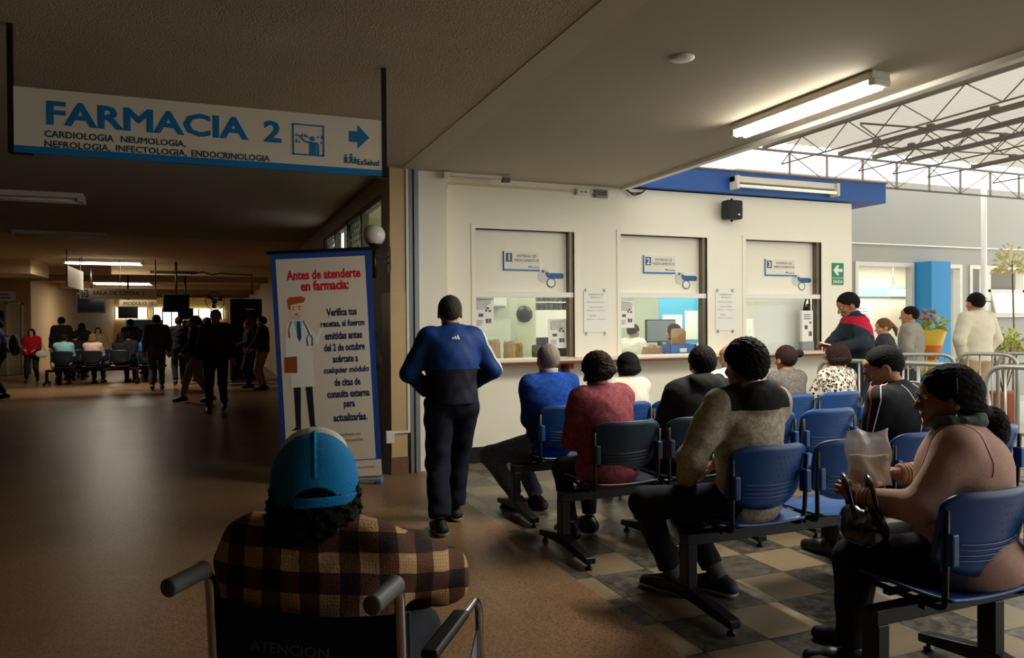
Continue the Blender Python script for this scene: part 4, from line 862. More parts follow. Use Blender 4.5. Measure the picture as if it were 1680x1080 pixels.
def sub(a, b, k=0.01): return I(k, a, lambda P: -b(P))
def off(f, r): return lambda P: f(P)-r
def loc(f, c, Rm): return lambda P: f((P-c)@Rm)
def wrinkle(f, amp, freq, seed=0):
    ph = [(seed*1.7+i*2.3) for i in range(9)]
    def g(P):
        x, y, z = P[:,0]*freq, P[:,1]*freq, P[:,2]*freq
        n = np.sin(x*1.0+1.3*np.sin(z*0.8+ph[0])+ph[1])*np.sin(z*1.2+0.9*np.sin(y*1.1+ph[2])+ph[3])+0.6*np.sin(1.9*y+1.4*np.sin(x*1.5+ph[4])+ph[5])*np.sin(2.1*z+ph[6]+np.sin(1.7*x+ph[7]))
        return f(P)+amp*n*0.7
    return g
def nets(f, lo, hi, h):
    lo = np.asarray(lo, np.float32); hi = np.asarray(hi, np.float32); B = 4
    nb = np.maximum(np.ceil((hi-lo)/h/B).astype(int)+1, 2); n = nb*B
    g = [lo[i]+(np.arange(nb[i])*B+(B-1)/2)*h for i in range(3)]
    Cn = np.stack(np.meshgrid(*g, indexing='ij'), -1).reshape(-1,3).astype(np.float32)
    fc = f(Cn); act = np.abs(fc) < 1.25*B*h+0.012
    D = np.repeat(np.repeat(np.repeat(np.where(fc < 0,-1.0,1.0).astype(np.float32).reshape(nb),B,0),B,1),B,2)
    D = D.reshape(nb[0],B,nb[1],B,nb[2],B)
    ib = np.argwhere(act.reshape(nb))
    o = np.stack(np.meshgrid(*[np.arange(B)]*3, indexing='ij'), -1).reshape(-1,3)
    pts = (lo+((ib[:,None,:]*B+o[None]).reshape(-1,3))*h).astype(np.float32)
    vals = np.empty(len(pts), np.float32)
    for s in range(0, len(pts), 400000): vals[s:s+400000] = f(pts[s:s+400000])
    D[ib[:,0],:,ib[:,1],:,ib[:,2],:] = vals.reshape(-1,B,B,B)
    D = D.reshape(n); ins = (D < 0)
    c = ins.astype(np.uint8)
    s = c[:-1]+c[1:]; s = s[:,:-1]+s[:,1:]; s = s[:,:,:-1]+s[:,:,1:]
    cells = np.argwhere((s > 0)&(s < 8))
    if not len(cells): return np.zeros((0,3),np.float32), np.zeros((0,4),np.int32)
    cid = np.full(s.shape, -1, np.int32); cid[tuple(cells.T)] = np.arange(len(cells))
    cor = [(i,j,k) for i in (0,1) for j in (0,1) for k in (0,1)]
    val = {q: D[cells[:,0]+q[0], cells[:,1]+q[1], cells[:,2]+q[2]] for q in cor}
    acc = np.zeros((len(cells),3),np.float32); cnt = np.zeros(len(cells),np.float32)
    for a in cor:
        for ax in range(3):
            if a[ax]: continue
            b = list(a); b[ax] = 1; b = tuple(b); va, vb = val[a], val[b]; m = (va < 0) != (vb < 0)
            t = np.where(m, va/np.where(m, va-vb, 1), 0)
            p = np.zeros((len(cells),3),np.float32); p[:] = a; p[:,ax] = t
            acc += p*m[:,None]; cnt += m
    V = lo+(cells+acc/np.maximum(cnt,1)[:,None])*h
    quads = []
    for ax in range(3):
        a = np.moveaxis(ins, ax, 0); d = a[:-1] != a[1:]
        e = np.argwhere(d[:,1:-1,1:-1]); e[:,1:] += 1
        flip = a[:-1][tuple(e.T)]
        u, v = 1, 2
        def idx(du, dv):
            q = e.copy(); q[:,1] -= du; q[:,2] -= dv
            full = np.empty_like(q); oth = [x for x in range(3) if x != ax]
            full[:,ax] = q[:,0]; full[:,oth[0]] = q[:,1]; full[:,oth[1]] = q[:,2]
            return cid[tuple(full.T)]
        q = np.stack([idx(1,1), idx(0,1), idx(0,0), idx(1,0)], 1)
        if ax == 1: flip = ~flip
        q[~flip] = q[~flip][:,::-1]
        quads.append(q)
    Q = np.concatenate(quads); Q = Q[(Q >= 0).all(1)]
    return V.astype(np.float32), Q.astype(np.int32)
def bounds(pts, pad): 
    p = np.array(pts); return p.min(0)-pad, p.max(0)+pad
def join(parts):
    V = []; Q = []; b = 0
    for v, q in parts: V.append(v); Q.append(q+b); b += len(v)
    return np.concatenate(V), np.concatenate(Q)
def grad(f, p, e=0.004):
    p = np.asarray(p, np.float32); g = np.empty_like(p)
    for i in range(3):
        d = np.zeros(3,np.float32); d[i] = e; g[:,i] = (f(p+d)-f(p-d))/(2*e)
    return g/(np.linalg.norm(g,axis=1,keepdims=True)+1e-9)
def snap(f, p, lift=0.0):
    p = np.asarray(p, np.float32).copy()
    for _ in range(8): p -= grad(f,p)*f(p)[:,None]*0.9
    return p+grad(f,p)*lift
# ------------------------------------------------------------------ head, hand
def head_field():
    f = U(0.03, el((0,-.012,.022),(.074,.094,.088)), el((0,.028,-.03),(.058,.062,.084)), el((0,.04,-.082),(.042,.044,.034)), el((0,.066,.045),(.05,.03,.03)))
    f = U(0.012, f, rc((0,.090,.008),(0,.112,-.034),.008,.013), el((.013,.100,-.038),(.009,.011,.008)), el((-.013,.100,-.038),(.009,.011,.008)), el((.03,.083,.028),(.022,.012,.007)), el((-.03,.083,.028),(.022,.012,.007)), el((.042,.062,-.03),(.02,.022,.02)), el((-.042,.062,-.03),(.02,.022,.02)))
    f = U(0.006, f, el((0,.0925,-.062),(.022,.010,.006)), el((0,.090,-.072),(.019,.010,.006)), el((0,.082,-.101),(.018,.015,.015)))
    f = sub(f, U(0.004, el((.031,.094,.010),(.014,.010,.008)), el((-.031,.094,.010),(.014,.010,.008))), 0.01)
    ears = [sub(el((s*.080,-.008,-.012),(.011,.022,.032)), el((s*.090,-.002,-.010),(.007,.012,.018)), 0.006) for s in (-1,1)]
    return U(0.006, f, *ears)
HEAD = head_field()
def hand_field(side, curl=0.5, spread=0.0, thumb_in=0.5, grip=None):
    # local frame: y along the fingers, x to the thumb when side=+1 -> thumb at x = side*..., z is the back of the hand
    fs = [el((0,.045,0),(.041,.050,.015)), rc((0,-.02,0),(0,.03,0),.026,.022)]
    pal = U(0.02, *fs); fing = []
    cs = curl if isinstance(curl, (list, tuple)) else (curl,)*4
    for i, (bx, by, L) in enumerate(((.030,.082,.074),(.010,.090,.084),(-.011,.087,.078),(-.030,.078,.062))):
        x = side*bx; p = A3(x,by,0); a = -0.12; seg = (L*.45,L*.30,L*.25); rad = (.0092,.0085,.0078,.0066)
        fs2 = []
        for j in range(3):
            a += cs[i]*(0.9 if j == 0 else 1.05); d = A3(side*spread*(1.5-i)*.12, cos(a), -sin(a)); q = p+n3(d)*seg[j]
            fs2.append(rc(p, q, rad[j], rad[j+1])); p = q
        fing.append(U(0.003, rc((x*.75,by-.035,0),(x,by,0),.0105,.0095), *fs2))
    t0 = A3(side*.026,.018,-.004); t1 = A3(side*(.052-.012*thumb_in),.05,-.014-.012*thumb_in); t2 = A3(side*(.062-.028*thumb_in),.082,-.024-.02*thumb_in); t3 = A3(side*(.060-.036*thumb_in),.104,-.03-.024*thumb_in)
    th = U(0.004, rc(t0,t1,.0135,.0115), rc(t1,t2,.0115,.0095), rc(t2,t3,.0095,.0075))
    def f(P):
        d = pal(P)
        for g in fing: d = smin(d, g(P), 0.005)
        return smin(d, th(P), 0.008)
    return f
def ik(a, t, l1, l2, pole):
    a = np.asarray(a,float); t = np.asarray(t,float); d = t-a; L = np.linalg.norm(d); L2 = min(L,(l1+l2)*0.995); d = d/L; t = a+d*L2
    p = np.asarray(pole,float); p = p-d*(p@d); p = p/(np.linalg.norm(p)+1e-9)
    x = (l1*l1-l2*l2+L2*L2)/(2*L2); y = sqrt(max(l1*l1-x*x,0)); return a+d*x+p*y, t
def rotm(yaw=0, pitch=0, roll=0):    # columns are the local axes
    cy,sy,cp,sp,cr,sr = cos(yaw),sin(yaw),cos(pitch),sin(pitch),cos(roll),sin(roll)
    Z = np.array([[cy,-sy,0],[sy,cy,0],[0,0,1]]); X = np.array([[1,0,0],[0,cp,-sp],[0,sp,cp]]); Y = np.array([[cr,0,sr],[0,1,0],[-sr,0,cr]])
    return (Z@X@Y).astype(np.float32)
# ------------------------------------------------------------------ hair
def hair_field(h, seed):
    st = h.get('style','short'); v = h.get('vol',0.014); am = h.get('amp',0.003); fr = h.get('freq',230)
    cap = el((0,-.014,.024),(.075+v,.094+v,.089+v*1.1))
    face = el((0,.135,-.03),(.085,.085,.105))
    if st == 'short':
        cut = plane((0,0,h.get('line',-.006)),(0,.75,-1))
        f = I(0.012, cap, cut); f = sub(f, face, 0.012); f = sub(f, U(0.01, el((.085,.01,-.03),(.025,.035,.045)), el((-.085,.01,-.03),(.025,.035,.045))), 0.01)
    elif st == 'bald':
        cut = plane((0,0,-.0),(0,.6,-1)); f = I(0.01, el((0,-.014,.015),(.079,.098,.075)), cut); f = I(0.01, f, plane((0,-.0,.05),(0,.35,1))); f = sub(f, face, 0.01)
    elif st == 'bob':
        L = h.get('len',.10)
        f = U(0.03, cap, el((0,-.035,-L*.5),(.085+v,.080+v*.6,L*.75)), el((.06,-.005,-L*.5),(.03,.055,L*.62)), el((-.06,-.005,-L*.5),(.03,.055,L*.62)))
        f = sub(f, el((0,.125,-.04),(.075,.085,.13)), 0.015)
    elif st == 'long':
        L = h.get('len',.24)
        f = U(0.03, cap, el((0,-.05,-L*.45),(.092+v,.06,L*.62)), el((.068,-.015,-L*.4),(.034,.05,L*.5)), el((-.068,-.015,-L*.4),(.034,.05,L*.5)))
        f = sub(f, el((0,.13,-.05),(.078,.085,.15)), 0.015)
    elif st in ('bun','pony','lowpony'):
        f = I(0.012, cap, plane((0,0,-.03),(0,.8,-1))); f = sub(f, face, 0.012); f = sub(f, U(0.01, el((.085,.015,-.03),(.02,.03,.04)), el((-.085,.015,-.03),(.02,.03,.04))), 0.01)
        bp = h.get('bun',(0.03,-.115,.06)); br = h.get('br',.036)
        if st == 'bun': f = U(0.012, f, el(bp,(br,br,br*.95)))
        elif st == 'pony': f = U(0.012, f, el((0,-.11,.02),(.022,.022,.022)), rc((0,-.12,.015),(0,-.15,-.06),.022,.030), rc((0,-.15,-.06),(0.01,-.145,-.15),.030,.012))
        else: f = U(0.02, f, el((0,-.09,-.06),(.05,.05,.05)), el(bp,(br,br*.8,br*1.15)))
    elif st == 'curly':
        f = U(0.03, off(cap,.006), el((0,-.03,-.03),(.098,.088,.10)), el((0,-.055,-.10),(.092,.06,.095)), el((.076,-.01,-.08),(.038,.05,.085)), el((-.076,-.01,-.08),(.038,.05,.085)))
        f = sub(f, el((0,.125,-.045),(.074,.085,.125)), 0.015)
    return wrinkle(f, am, fr, seed)
def m_hair(rgb, name): 
    return mat('hair '+name, rgb, 0.75, var=0.3, vscale=60, bump=0.6, bscale=160, spec=0.12)
def m_skin(rgb): return mat('skin %d %d %d' % rgb, rgb, 0.5, var=0.08, vscale=30, bump=0.05, bscale=200, spec=0.35)
SK = (176,124,94); SKD = (150,100,72)
H_BLK = m_hair((20,17,16),'black'); H_BRN = m_hair((44,30,24),'brown'); H_GRY = m_hair((138,130,120),'grey'); H_SALT = m_hair((62,58,54),'salt'); H_LBR = m_hair((110,80,52),'light brown')
def fabric(name, rgb, rough=0.85, var=0.12, vscale=18, bump=0.25, bscale=250, fn=None): return mat('cloth '+name, rgb, rough, var=var, vscale=vscale, bump=bump, bscale=bscale, fn=fn, spec=0.2)
# ------------------------------------------------------------------ person
def person(label, at, rz, sit=False, h=1.70, g=1.0, gt=None, vox=0.008, skin=SK, seat=0.44, lean=0.0, bend=0.0, sway=0.0, twist=0.0, head=(0,0,0), headfwd=0.0,
           hands=None, elb=None, feet=None, knees=None, top=None, bot=None, shoes=None, hair=None, group=None, hcurl=(0.5,0.5), hrot=(None,None), extra=None, eyes=False, shw=1.0, fat=0.0, seed=0, sock=None, legw=1.0, hscale=None, neckl=.128, shd=.060):
    S = h/1.70; gt = gt or g
    t = thing('person', label, 'person', at, rz, group)
    side = A3(cos(twist),sin(twist),0); 
    def d_of(a): return A3(sin(sway), -sin(-a), 1)/1.0 if False else n3(A3(sin(sway), sin(a), cos(a)))
    pel = A3(0,0,(seat+0.105*max(1,legw*0.95)) if sit else 0.93*S)
    waist = pel+0.17*S*d_of(lean); chest = waist+0.17*S*d_of(lean+bend*0.5); nb = chest+0.185*S*d_of(lean+bend)
    up = d_of(lean+bend); fwd = n3(np.cross(up, side)); fwd = -n3(np.cross(side, up)) if False else n3(np.cross(up, side))
    fw0 = A3(0,1,0)
    if fwd@fw0 < 0: fwd = -fwd
    Rt = np.stack([side, fwd, up], 1).astype(np.float32)
    shc = nb-shd*S*up; shx = 0.170*S*shw
    sh = [shc-side*shx, shc+side*shx]
    hv = d_of(lean+bend+headfwd); hc = nb+hv*neckl*S+A3(0,0.02,0)*S
    Rh = rotm(*head); Hs = hscale or S*1.05
    hip = [pel+A3(s*0.088*S*min(1.15,g),0.0,-0.01 if sit else -0.03*S) for s in (-1,1)]
    l1, l2 = 0.43*S, 0.415*S
    if feet is None: feet = [(-0.11,0.44,0.085),(0.11,0.44,0.085)] if sit else [(-0.10,0.0,0.085),(0.10,0.0,0.085)]
    feet = [np.array(f if len(f) == 3 else (*f,0.085),float) for f in feet]
    kn = []; an = []
    for i in (0,1):
        pole = (knees[i] if knees else ((0.0,0.4,1.0) if sit else (0,1,0)))
        k, a = ik(hip[i], feet[i], l1, l2, pole); kn.append(k.astype(np.float32)); an.append(a.astype(np.float32))
    if hands is None: hands = [(-0.12,0.34,seat+0.24),(0.12,0.34,seat+0.24)] if sit else [(-0.27*g,0.04,0.80*S),(0.27*g,0.04,0.80*S)]
    el_ = []; wr = []
    for i,s in ((0,-1),(1,1)):
        pole = elb[i] if elb else (s*0.5,-0.8,-0.4)
        e, w = ik(sh[i], hands[i], 0.285*S, 0.25*S, pole); el_.append(e.astype(np.float32)); wr.append(w.astype(np.float32))
    # torso
    def torso(inf, k=0.07):
        b = U(k, el(pel,np.array((.165*g,.118*g+.25*fat,.13*S))+inf,Rt), el(waist+fwd*fat*.5,np.array((.150*gt+fat*.6,.112*gt+fat,.15*S))+inf,Rt), el(chest,np.array((.168*shw*gt,.118*gt+fat*.3,.17*S))+inf,Rt), rc(sh[0]+side*.04*S,sh[1]-side*.04*S,.062*S+inf*.8,.062*S+inf*.8))
        return U(0.05, b, rc(shc+up*.0,nb+up*.02,.075*S+inf*.5,.055*S+inf*.4))
    def arm(i, inf, wcut=None):
        a = U(0.025, rc(sh[i],el_[i],.056*S*g**.5+inf,.043*S*g**.5+inf), rc(el_[i],wr[i],.043*S*g**.5+inf,.029*S+inf*.8))
        if wcut is not None:
            d = n3(wr[i]-el_[i]); a = I(0.006, a, plane(wr[i]+d*wcut, d))
        return a
    def leg(i, inf): 
        return U(0.03, rc(hip[i],kn[i],.088*S*legw+inf,.058*S*legw**.5+inf), rc(kn[i],an[i],.056*S*legw**.5+inf,.038*S+inf))
    # body
    neck = rc(nb-up*.05*S, hc-hv*.05*S+A3(0,-.012,0), .056*S, .052*S)
    headf = lambda P: HEAD(((P-hc)@Rh)/Hs)*Hs
    hfs = []
    for i,s in ((0,-1),(1,1)):
        y = n3(wr[i]-el_[i]); z = A3(0,0,1)
        if hrot[i] is not None: y, z = n3(A3(*hrot[i][0])), A3(*hrot[i][1])
        x = n3(np.cross(y, z)); z = n3(np.cross(x, y)); M = np.stack([x,y,z],1).astype(np.float32)
        hf = hand_field(-s, *([hcurl[i]] if not isinstance(hcurl[i], dict) else []), **(hcurl[i] if isinstance(hcurl[i], dict) else {}))
        hfs.append((lambda P, hf=hf, M=M, i=i: hf(((P-wr[i])@M)/S)*S, wr[i], M))
    feetf = []
    for i in (0,1):
        d = n3(A3(an[i][0]-hip[i][0], 0,0)*0.6+A3(0,0.3,0)); feetf.append((an[i], d))
    def body0(P):
        d = smin(torso(-0.012)(P), neck(P), 0.03)
        for i in (0,1): d = smin(d, arm(i,-0.004)(P), 0.03); d = smin(d, leg(i,-0.008)(P), 0.03)
        return d
    def footf(i, inf=0.0, tall=1.0):
        a, d = feetf[i]; b = A3(a[0],a[1],0); hl = b-d*.055*S+A3(0,0,.040); md = b+d*.07*S+A3(0,0,.042); to = b+d*.165*S+A3(0,0,.030)
        zoff = max(0.0, a[2]-0.085); tilt = A3(0,0,zoff); hl, md, to = hl+tilt, md+tilt*.6, to+tilt*.15
        f = U(0.02, rc(hl,md,.036*S+inf,.040*S+inf), rc(md,to,.040*S+inf,.030*S+inf), rc(a,hl+A3(0,0,.01),.036*S+inf,.032*S+inf)); return f
    parts = []
    allp = [pel,waist,nb,hc]+kn+an+el_+wr
    lo, hi = bounds(allp, 0.26)
    lo[2] = max(lo[2],-0.02)
    if vox <= 0.0065:
        def bodyf(P):
            d = smin(body0(P), headf(P), 0.02)
            for hf,_,_ in hfs: d = smin(d, hf(P), 0.012)
            return d
        parts.append(nets(bodyf, lo, hi, vox))
    else:
        parts.append(nets(body0, lo, hi, max(vox*1.6,0.014)))
        hh = lambda P: smin(headf(P), neck(P), 0.02)
        parts.append(nets(hh, *bounds([hc],0.17*S), min(vox*0.6,0.009)))
        for hf, w, M in hfs:
            parts.append(nets(hf, *bounds([w, w+M[:,1]*.12*S],0.10*S), 0.0055 if vox < 0.012 else 0.0075))
    link('body', mesh_from_arrays('body', *join(parts)), m_skin(skin), t)
    # hair
    if hair:
        hv_ = hair.get('vox', min(vox,0.0055) if vox < 0.0105 else 0.010)
        hf = hair_field(hair, seed); hfw = lambda P, Hs=Hs: hf(((P-hc)@Rh)/Hs)*Hs
        pad = 0.20 if hair.get('style') in ('short','bald') else 0.30
        V, Q = nets(hfw, *bounds([hc],pad*S), hv_)
        link('hair', mesh_from_arrays('hair', V, Q), hair['m'], t)
    # top garment
    F = {}
    if top:
        inf = top.get('inf',0.018); cut = top.get('cuff',-0.005); hem = top.get('hem',-0.10)
        if sit: hem = top.get('hem',-0.075)
        tor = torso(inf); arms = [arm(i, top.get('sl',inf*.85), cut) for i in (0,1)]
        if top.get('short'): arms = [I(0.006, arm(i, inf), plane(el_[i]-n3(el_[i]-sh[i])*.04, n3(el_[i]-sh[i]))) for i in (0,1)]
        nk = top.get('neck',0.035)
        if top.get('hang'):
            tor = U(0.05, tor, el(pel+A3(0,-.01,-.02),np.array((.19*g,.15*g+fat*.6,.14))))
        def garment(P):
            d = I(0.008, tor, plane(nb+up*nk, up), plane(pel+d_of(lean)*hem*S, -d_of(lean)))(P)
            for a in arms: d = smin(d, a(P), 0.035)
            return d
        gf = wrinkle(garment, top.get('amp',0.004), top.get('freq',22), seed)
        if top.get('collar'):
            c0 = nb+up*.015*S; c1 = nb+up*top['collar']*S+A3(0,0.008,0); rcol = top.get('cr',.071)*S
            ring = sub(I(0.006, rc(c0,c1,rcol,rcol-.006), plane(c1,up)), rc(c0,c1+up*.03,rcol-.012,rcol-.018),0.004); gf0 = gf; gf = U(0.012, gf0, ring)
        if top.get('hood'):
            gf1 = gf; gf = U(0.03, gf1, wrinkle(U(0.04, el(nb-fwd*.10*S-up*.02*S,(.125*S,.065*S,.085*S),Rt), rc(nb-fwd*.05*S-side*.10*S+up*.02*S, nb+fwd*.04*S-side*.075*S+up*.0,.04*S,.03*S), rc(nb-fwd*.05*S+side*.10*S+up*.02*S, nb+fwd*.04*S+side*.075*S,.04*S,.03*S)),0.006,26,seed+3))
        F['top'] = gf
        lo2, hi2 = bounds([pel-d_of(lean)*.2,nb]+el_+wr+sh, 0.24)
        V, Q = nets(gf, lo2, hi2, vox)
        link(top.get('name','jacket'), mesh_from_arrays('garment', V, Q), top['m'], t)
    if bot:
        inf = bot.get('inf',0.014); lf = [leg(i,inf) for i in (0,1)]; hp = el(pel,np.array((.168*g,.125*g+.2*fat,.135*S))+inf*.6,Rt)
        if bot.get('flare'):
            lf = [U(0.03, rc(hip[i],kn[i],.090*S*legw+inf,.062*S+inf), rc(kn[i],an[i],.060*S+inf,.056*S+inf)) for i in (0,1)]
        if bot.get('skirt'): lf = [U(0.05, rc(hip[i],kn[i],.10*S+inf,.09*S+inf), rc(kn[i],(kn[i]+an[i])/2,.09*S,.10*S)) for i in (0,1)]
        def trou(P):
            d = hp(P)
            for i in (0,1):
                s = n3(an[i]-kn[i]); d = smin(d, I(0.006, lf[i], plane(an[i]-s*bot.get('up',0.035), s))(P), 0.02)
            return I(0.006, lambda Q_: d, plane(pel+d_of(lean)*bot.get('top',.10)*S, d_of(lean)))(P)
        tf = wrinkle(trou, bot.get('amp',0.004), bot.get('freq',20), seed+5); F['bot'] = tf
        lo3, hi3 = bounds([pel]+kn+an, 0.21); lo3[2] = max(lo3[2],0.0)
        link('trousers', mesh_from_arrays('trousers', *nets(tf, lo3, hi3, vox)), bot['m'], t)
    for i in (0,1):
        if sock is not None:
            a = an[i]; s = n3(kn[i]-a); link('sock', mesh_from_arrays('sock', *nets(rc(a-s*.02,a+s*.09,.042*S,.045*S), *bounds([a],.16), vox)), sock, t)
        if shoes:
            f = I(0.004, footf(i,0.006), plane((0,0,0.004),(0,0,-1)) if feet[i][2] < .1 else (lambda P: P[:,2]*0-1)); a = an[i]
            f = I(0.006, f, plane(a+A3(0,0,.03),(0,0,1)))
            V,Q = nets(f, *bounds([a+A3(0,.05,-.04)],.22), min(vox,0.009) if vox < .012 else 0.013)
            so = link('shoe', mesh_from_arrays('shoe', V, Q), shoes['m'], t)
            if shoes.get('sole'):
                zc = max(0.0, a[2]-0.085); fb = I(0.003, footf(i,0.011), plane((0,0,0.026),(0,0,1)), plane((0,0,0.002),(0,0,-1))) if zc == 0 else I(0.003, off(footf(i,0.008),0), plane(a+A3(0,0,-.055)-feetf[i][1]*0,n3(A3(0,-.35*0-zc*2.6,1))))
                V,Q = nets(fb, *bounds([a+A3(0,.05,-.05)],.24), min(vox,0.008))
                if len(V): link('sole', mesh_from_arrays('sole', V, Q), shoes['sole'], so)
    if eyes:
        for s in (-1,1):
            c = hc+Rh@(A3(s*.031,.0775,.010)*Hs); e = MB().ball(c,0.0115*Hs,8).build('eye', mat('eye white', (225,220,212), 0.3, var=0), t)
            c2 = hc+Rh@(A3(s*.031,.0855,.010)*Hs); MB().ball(c2,0.0055*Hs,6).build('iris', mat('dark iris', (40,26,20), 0.3, var=0), e)
    t['_'] = 0; del t['_']
    J = dict(t=t,F=F,pel=pel,waist=waist,chest=chest,nb=nb,up=up,fwd=fwd,side=side,sh=sh,el=el_,wr=wr,hc=hc,Rh=Rh,S=Hs,kn=kn,an=an,hip=hip,hands=hfs)
    if extra: extra(J)
    return J
# ------------------------------------------------------------------ clothing fabrics
def f_two(zs, lo_rgb, xlim=0.21):
    def fn(t, c):
        x, y, z = t.xyz(); n = t.noise(30, 3)
        m = t.math('MULTIPLY', t.math('LESS_THAN', z, zs), t.math('LESS_THAN', t.math('ABSOLUTE', x), xlim))
        col = t.mix(m, c, lin(lo_rgb)); return t.mix(t.math('MULTIPLY', n, 0.3), col, tuple(v*0.4 for v in c))
    return fn
def f_plaid(t, c):
    x, y, z = t.xyz(); w = t.noise(5, 2); S = 0.098
    dx = t.math('ADD', t.math('ADD', x, t.math('MULTIPLY', y, 0.45)), t.math('MULTIPLY', t.math('SUBTRACT', w, 0.5), 0.03)); dz = t.math('ADD', t.math('ADD', z, t.math('MULTIPLY', y, 0.25)), t.math('MULTIPLY', t.math('SUBTRACT', w, 0.5), 0.03))
    a = t.math('LESS_THAN', t.math('FRACT', t.math('DIVIDE', dx, S)), 0.5); b = t.math('LESS_THAN', t.math('FRACT', t.math('DIVIDE', dz, S)), 0.5)
    col = t.mix(a, t.mix(b, lin((30,20,18)), lin((104,66,46))), t.mix(b, lin((92,60,46)), lin((206,168,118))))
    fine = t.math('LESS_THAN', t.math('FRACT', t.math('DIVIDE', dx, 0.0085)), 0.35); fz = t.math('LESS_THAN', t.math('FRACT', t.math('DIVIDE', dz, 0.0085)), 0.35)
    return t.mix(t.math('MULTIPLY', t.math('MAXIMUM', fine, fz), 0.28), col, lin((70,44,32)))
def f_leopard(t, c):
    v = t.new('ShaderNodeTexVoronoi'); v.inputs['Scale'].default_value = 34; t.link(t.obj(), v.inputs['Vector']); n = t.noise(55, 2)
    d = v.outputs['Distance']; m = t.math('MULTIPLY', t.math('GREATER_THAN', t.math('ADD', d, t.math('MULTIPLY', n, 0.25)), 0.42), t.math('LESS_THAN', d, 0.50))
    core = t.math('LESS_THAN', d, 0.16); base = t.mix(core, lin((222,210,190)), lin((150,128,104)))
    return t.mix(t.math('MAXIMUM', m, t.math('MULTIPLY', t.math('GREATER_THAN', n, 0.56), t.math('LESS_THAN', d, 0.42))), base, lin((34,28,26)))
def f_knit(t, c):
    n = t.noise(160, 4, rough=0.8); n2 = t.noise(40, 3); return t.mix(t.ramp(t.math('ADD', t.math('MULTIPLY', n, 0.7), t.math('MULTIPLY', n2, 0.3)), 0.38, 0.64), tuple(v*0.4 for v in c), tuple(min(1,v*1.35) for v in c))
def f_soft(t, c):
    return t.mix(t.ramp(t.noise(210, 4, rough=0.8), 0.35, 0.65), tuple(v*0.78 for v in c), tuple(min(1,v*1.12) for v in c))
def f_yoke(rgb, zs, xl, slope=0.0):
    def fn(t, c):
        k = f_knit(t, c); x, y, z = t.xyz(); ax = t.math('ABSOLUTE', x)
        m = t.math('MULTIPLY', t.math('GREATER_THAN', t.math('ADD', z, t.math('MULTIPLY', ax, slope)), zs), t.math('LESS_THAN', ax, xl)); return t.mix(m, k, lin(rgb))
    return fn
def f_redyoke(t, c):
    x, y, z = t.xyz(); m = t.math('MULTIPLY', t.math('GREATER_THAN', t.math('ADD', z, t.math('MULTIPLY', y, -0.55)), 1.365), t.math('LESS_THAN', z, 1.535)); return t.mix(m, c, lin((176,24,52)))
D_BLK = fabric('black', (32,31,31)); D_NAVY = fabric('navy', (30,34,48)); D_JEAN = fabric('denim', (112,130,152), fn=f_knit); D_DK = fabric('dark denim', (34,38,46)); D_GREY = fabric('grey', (140,136,126)); D_BEI = fabric('beige', (176,150,112)); D_WHT = fabric('white', (222,216,202)); D_RED = fabric('red', (170,24,38)); D_OLV = fabric('dark olive', (74,70,54)); D_CHAR = fabric('charcoal', (58,57,58)); D_TEAL = fabric('pale teal', (130,176,176)); D_CYAN = fabric('bright blue', (30,130,200)); D_PINK = fabric('pale pink', (206,170,160))
SH_BLK = dict(m=mat('black shoe leather', (20,19,19), 0.45)); SH_SNK = dict(m=mat('dark sneaker', (30,32,38), 0.6), sole=mat('pale sole rubber', (206,200,184), 0.6)); SH_BRN = dict(m=mat('brown shoe', (64,46,34), 0.5))
M_wht = mat('white print', (230,228,222), 0.6, var=0)
def W2(at, rz, p):   # world point -> figure coordinates
    dx, dy = p[0]-at[0], p[1]-at[1]; c, s = cos(rz), sin(rz); return (dx*c+dy*s, -dx*s+dy*c, p[2]-at[2])
def strip(J, key, pts, r, name, m, lift=0.002):
    P = snap(J['F'][key], np.array(pts,np.float32), lift)
    return MB().tube([tuple(p) for p in P], r, 6).build(name, m, J['t'])
def lerp_pts(pts, n):
    out = []
    for a, b in zip(pts, pts[1:]):
        for k in range(n): out.append(np.asarray(a)+(np.asarray(b)-np.asarray(a))*k/n)
    return out+[np.asarray(pts[-1])]
def glasses(J, m=None):
    hc, Rh, S = J['hc'], J['Rh'], J['S']; T = lambda p: tuple(hc+Rh@(A3(*p)*S)); g = MB()
    for s in (-1,1): g.tube([T((s*.032+.022*cos(a), .106-.006*abs(cos(a)), .008+.017*sin(a))) for a in [2*pi*k/18 for k in range(18)]],0.0017,5,closed=True).tube([T((s*.054,.100,.012)),T((s*.075,.06,.012)),T((s*.080,-.01,.008)),T((s*.080,-.03,-.012))],0.0018,5)
    g.tube([T((-.011,.106,.012)),T((0,.110,.014)),T((.011,.106,.012))],0.0017,5); return g.build('glasses', m or M_blackp, J['t'])
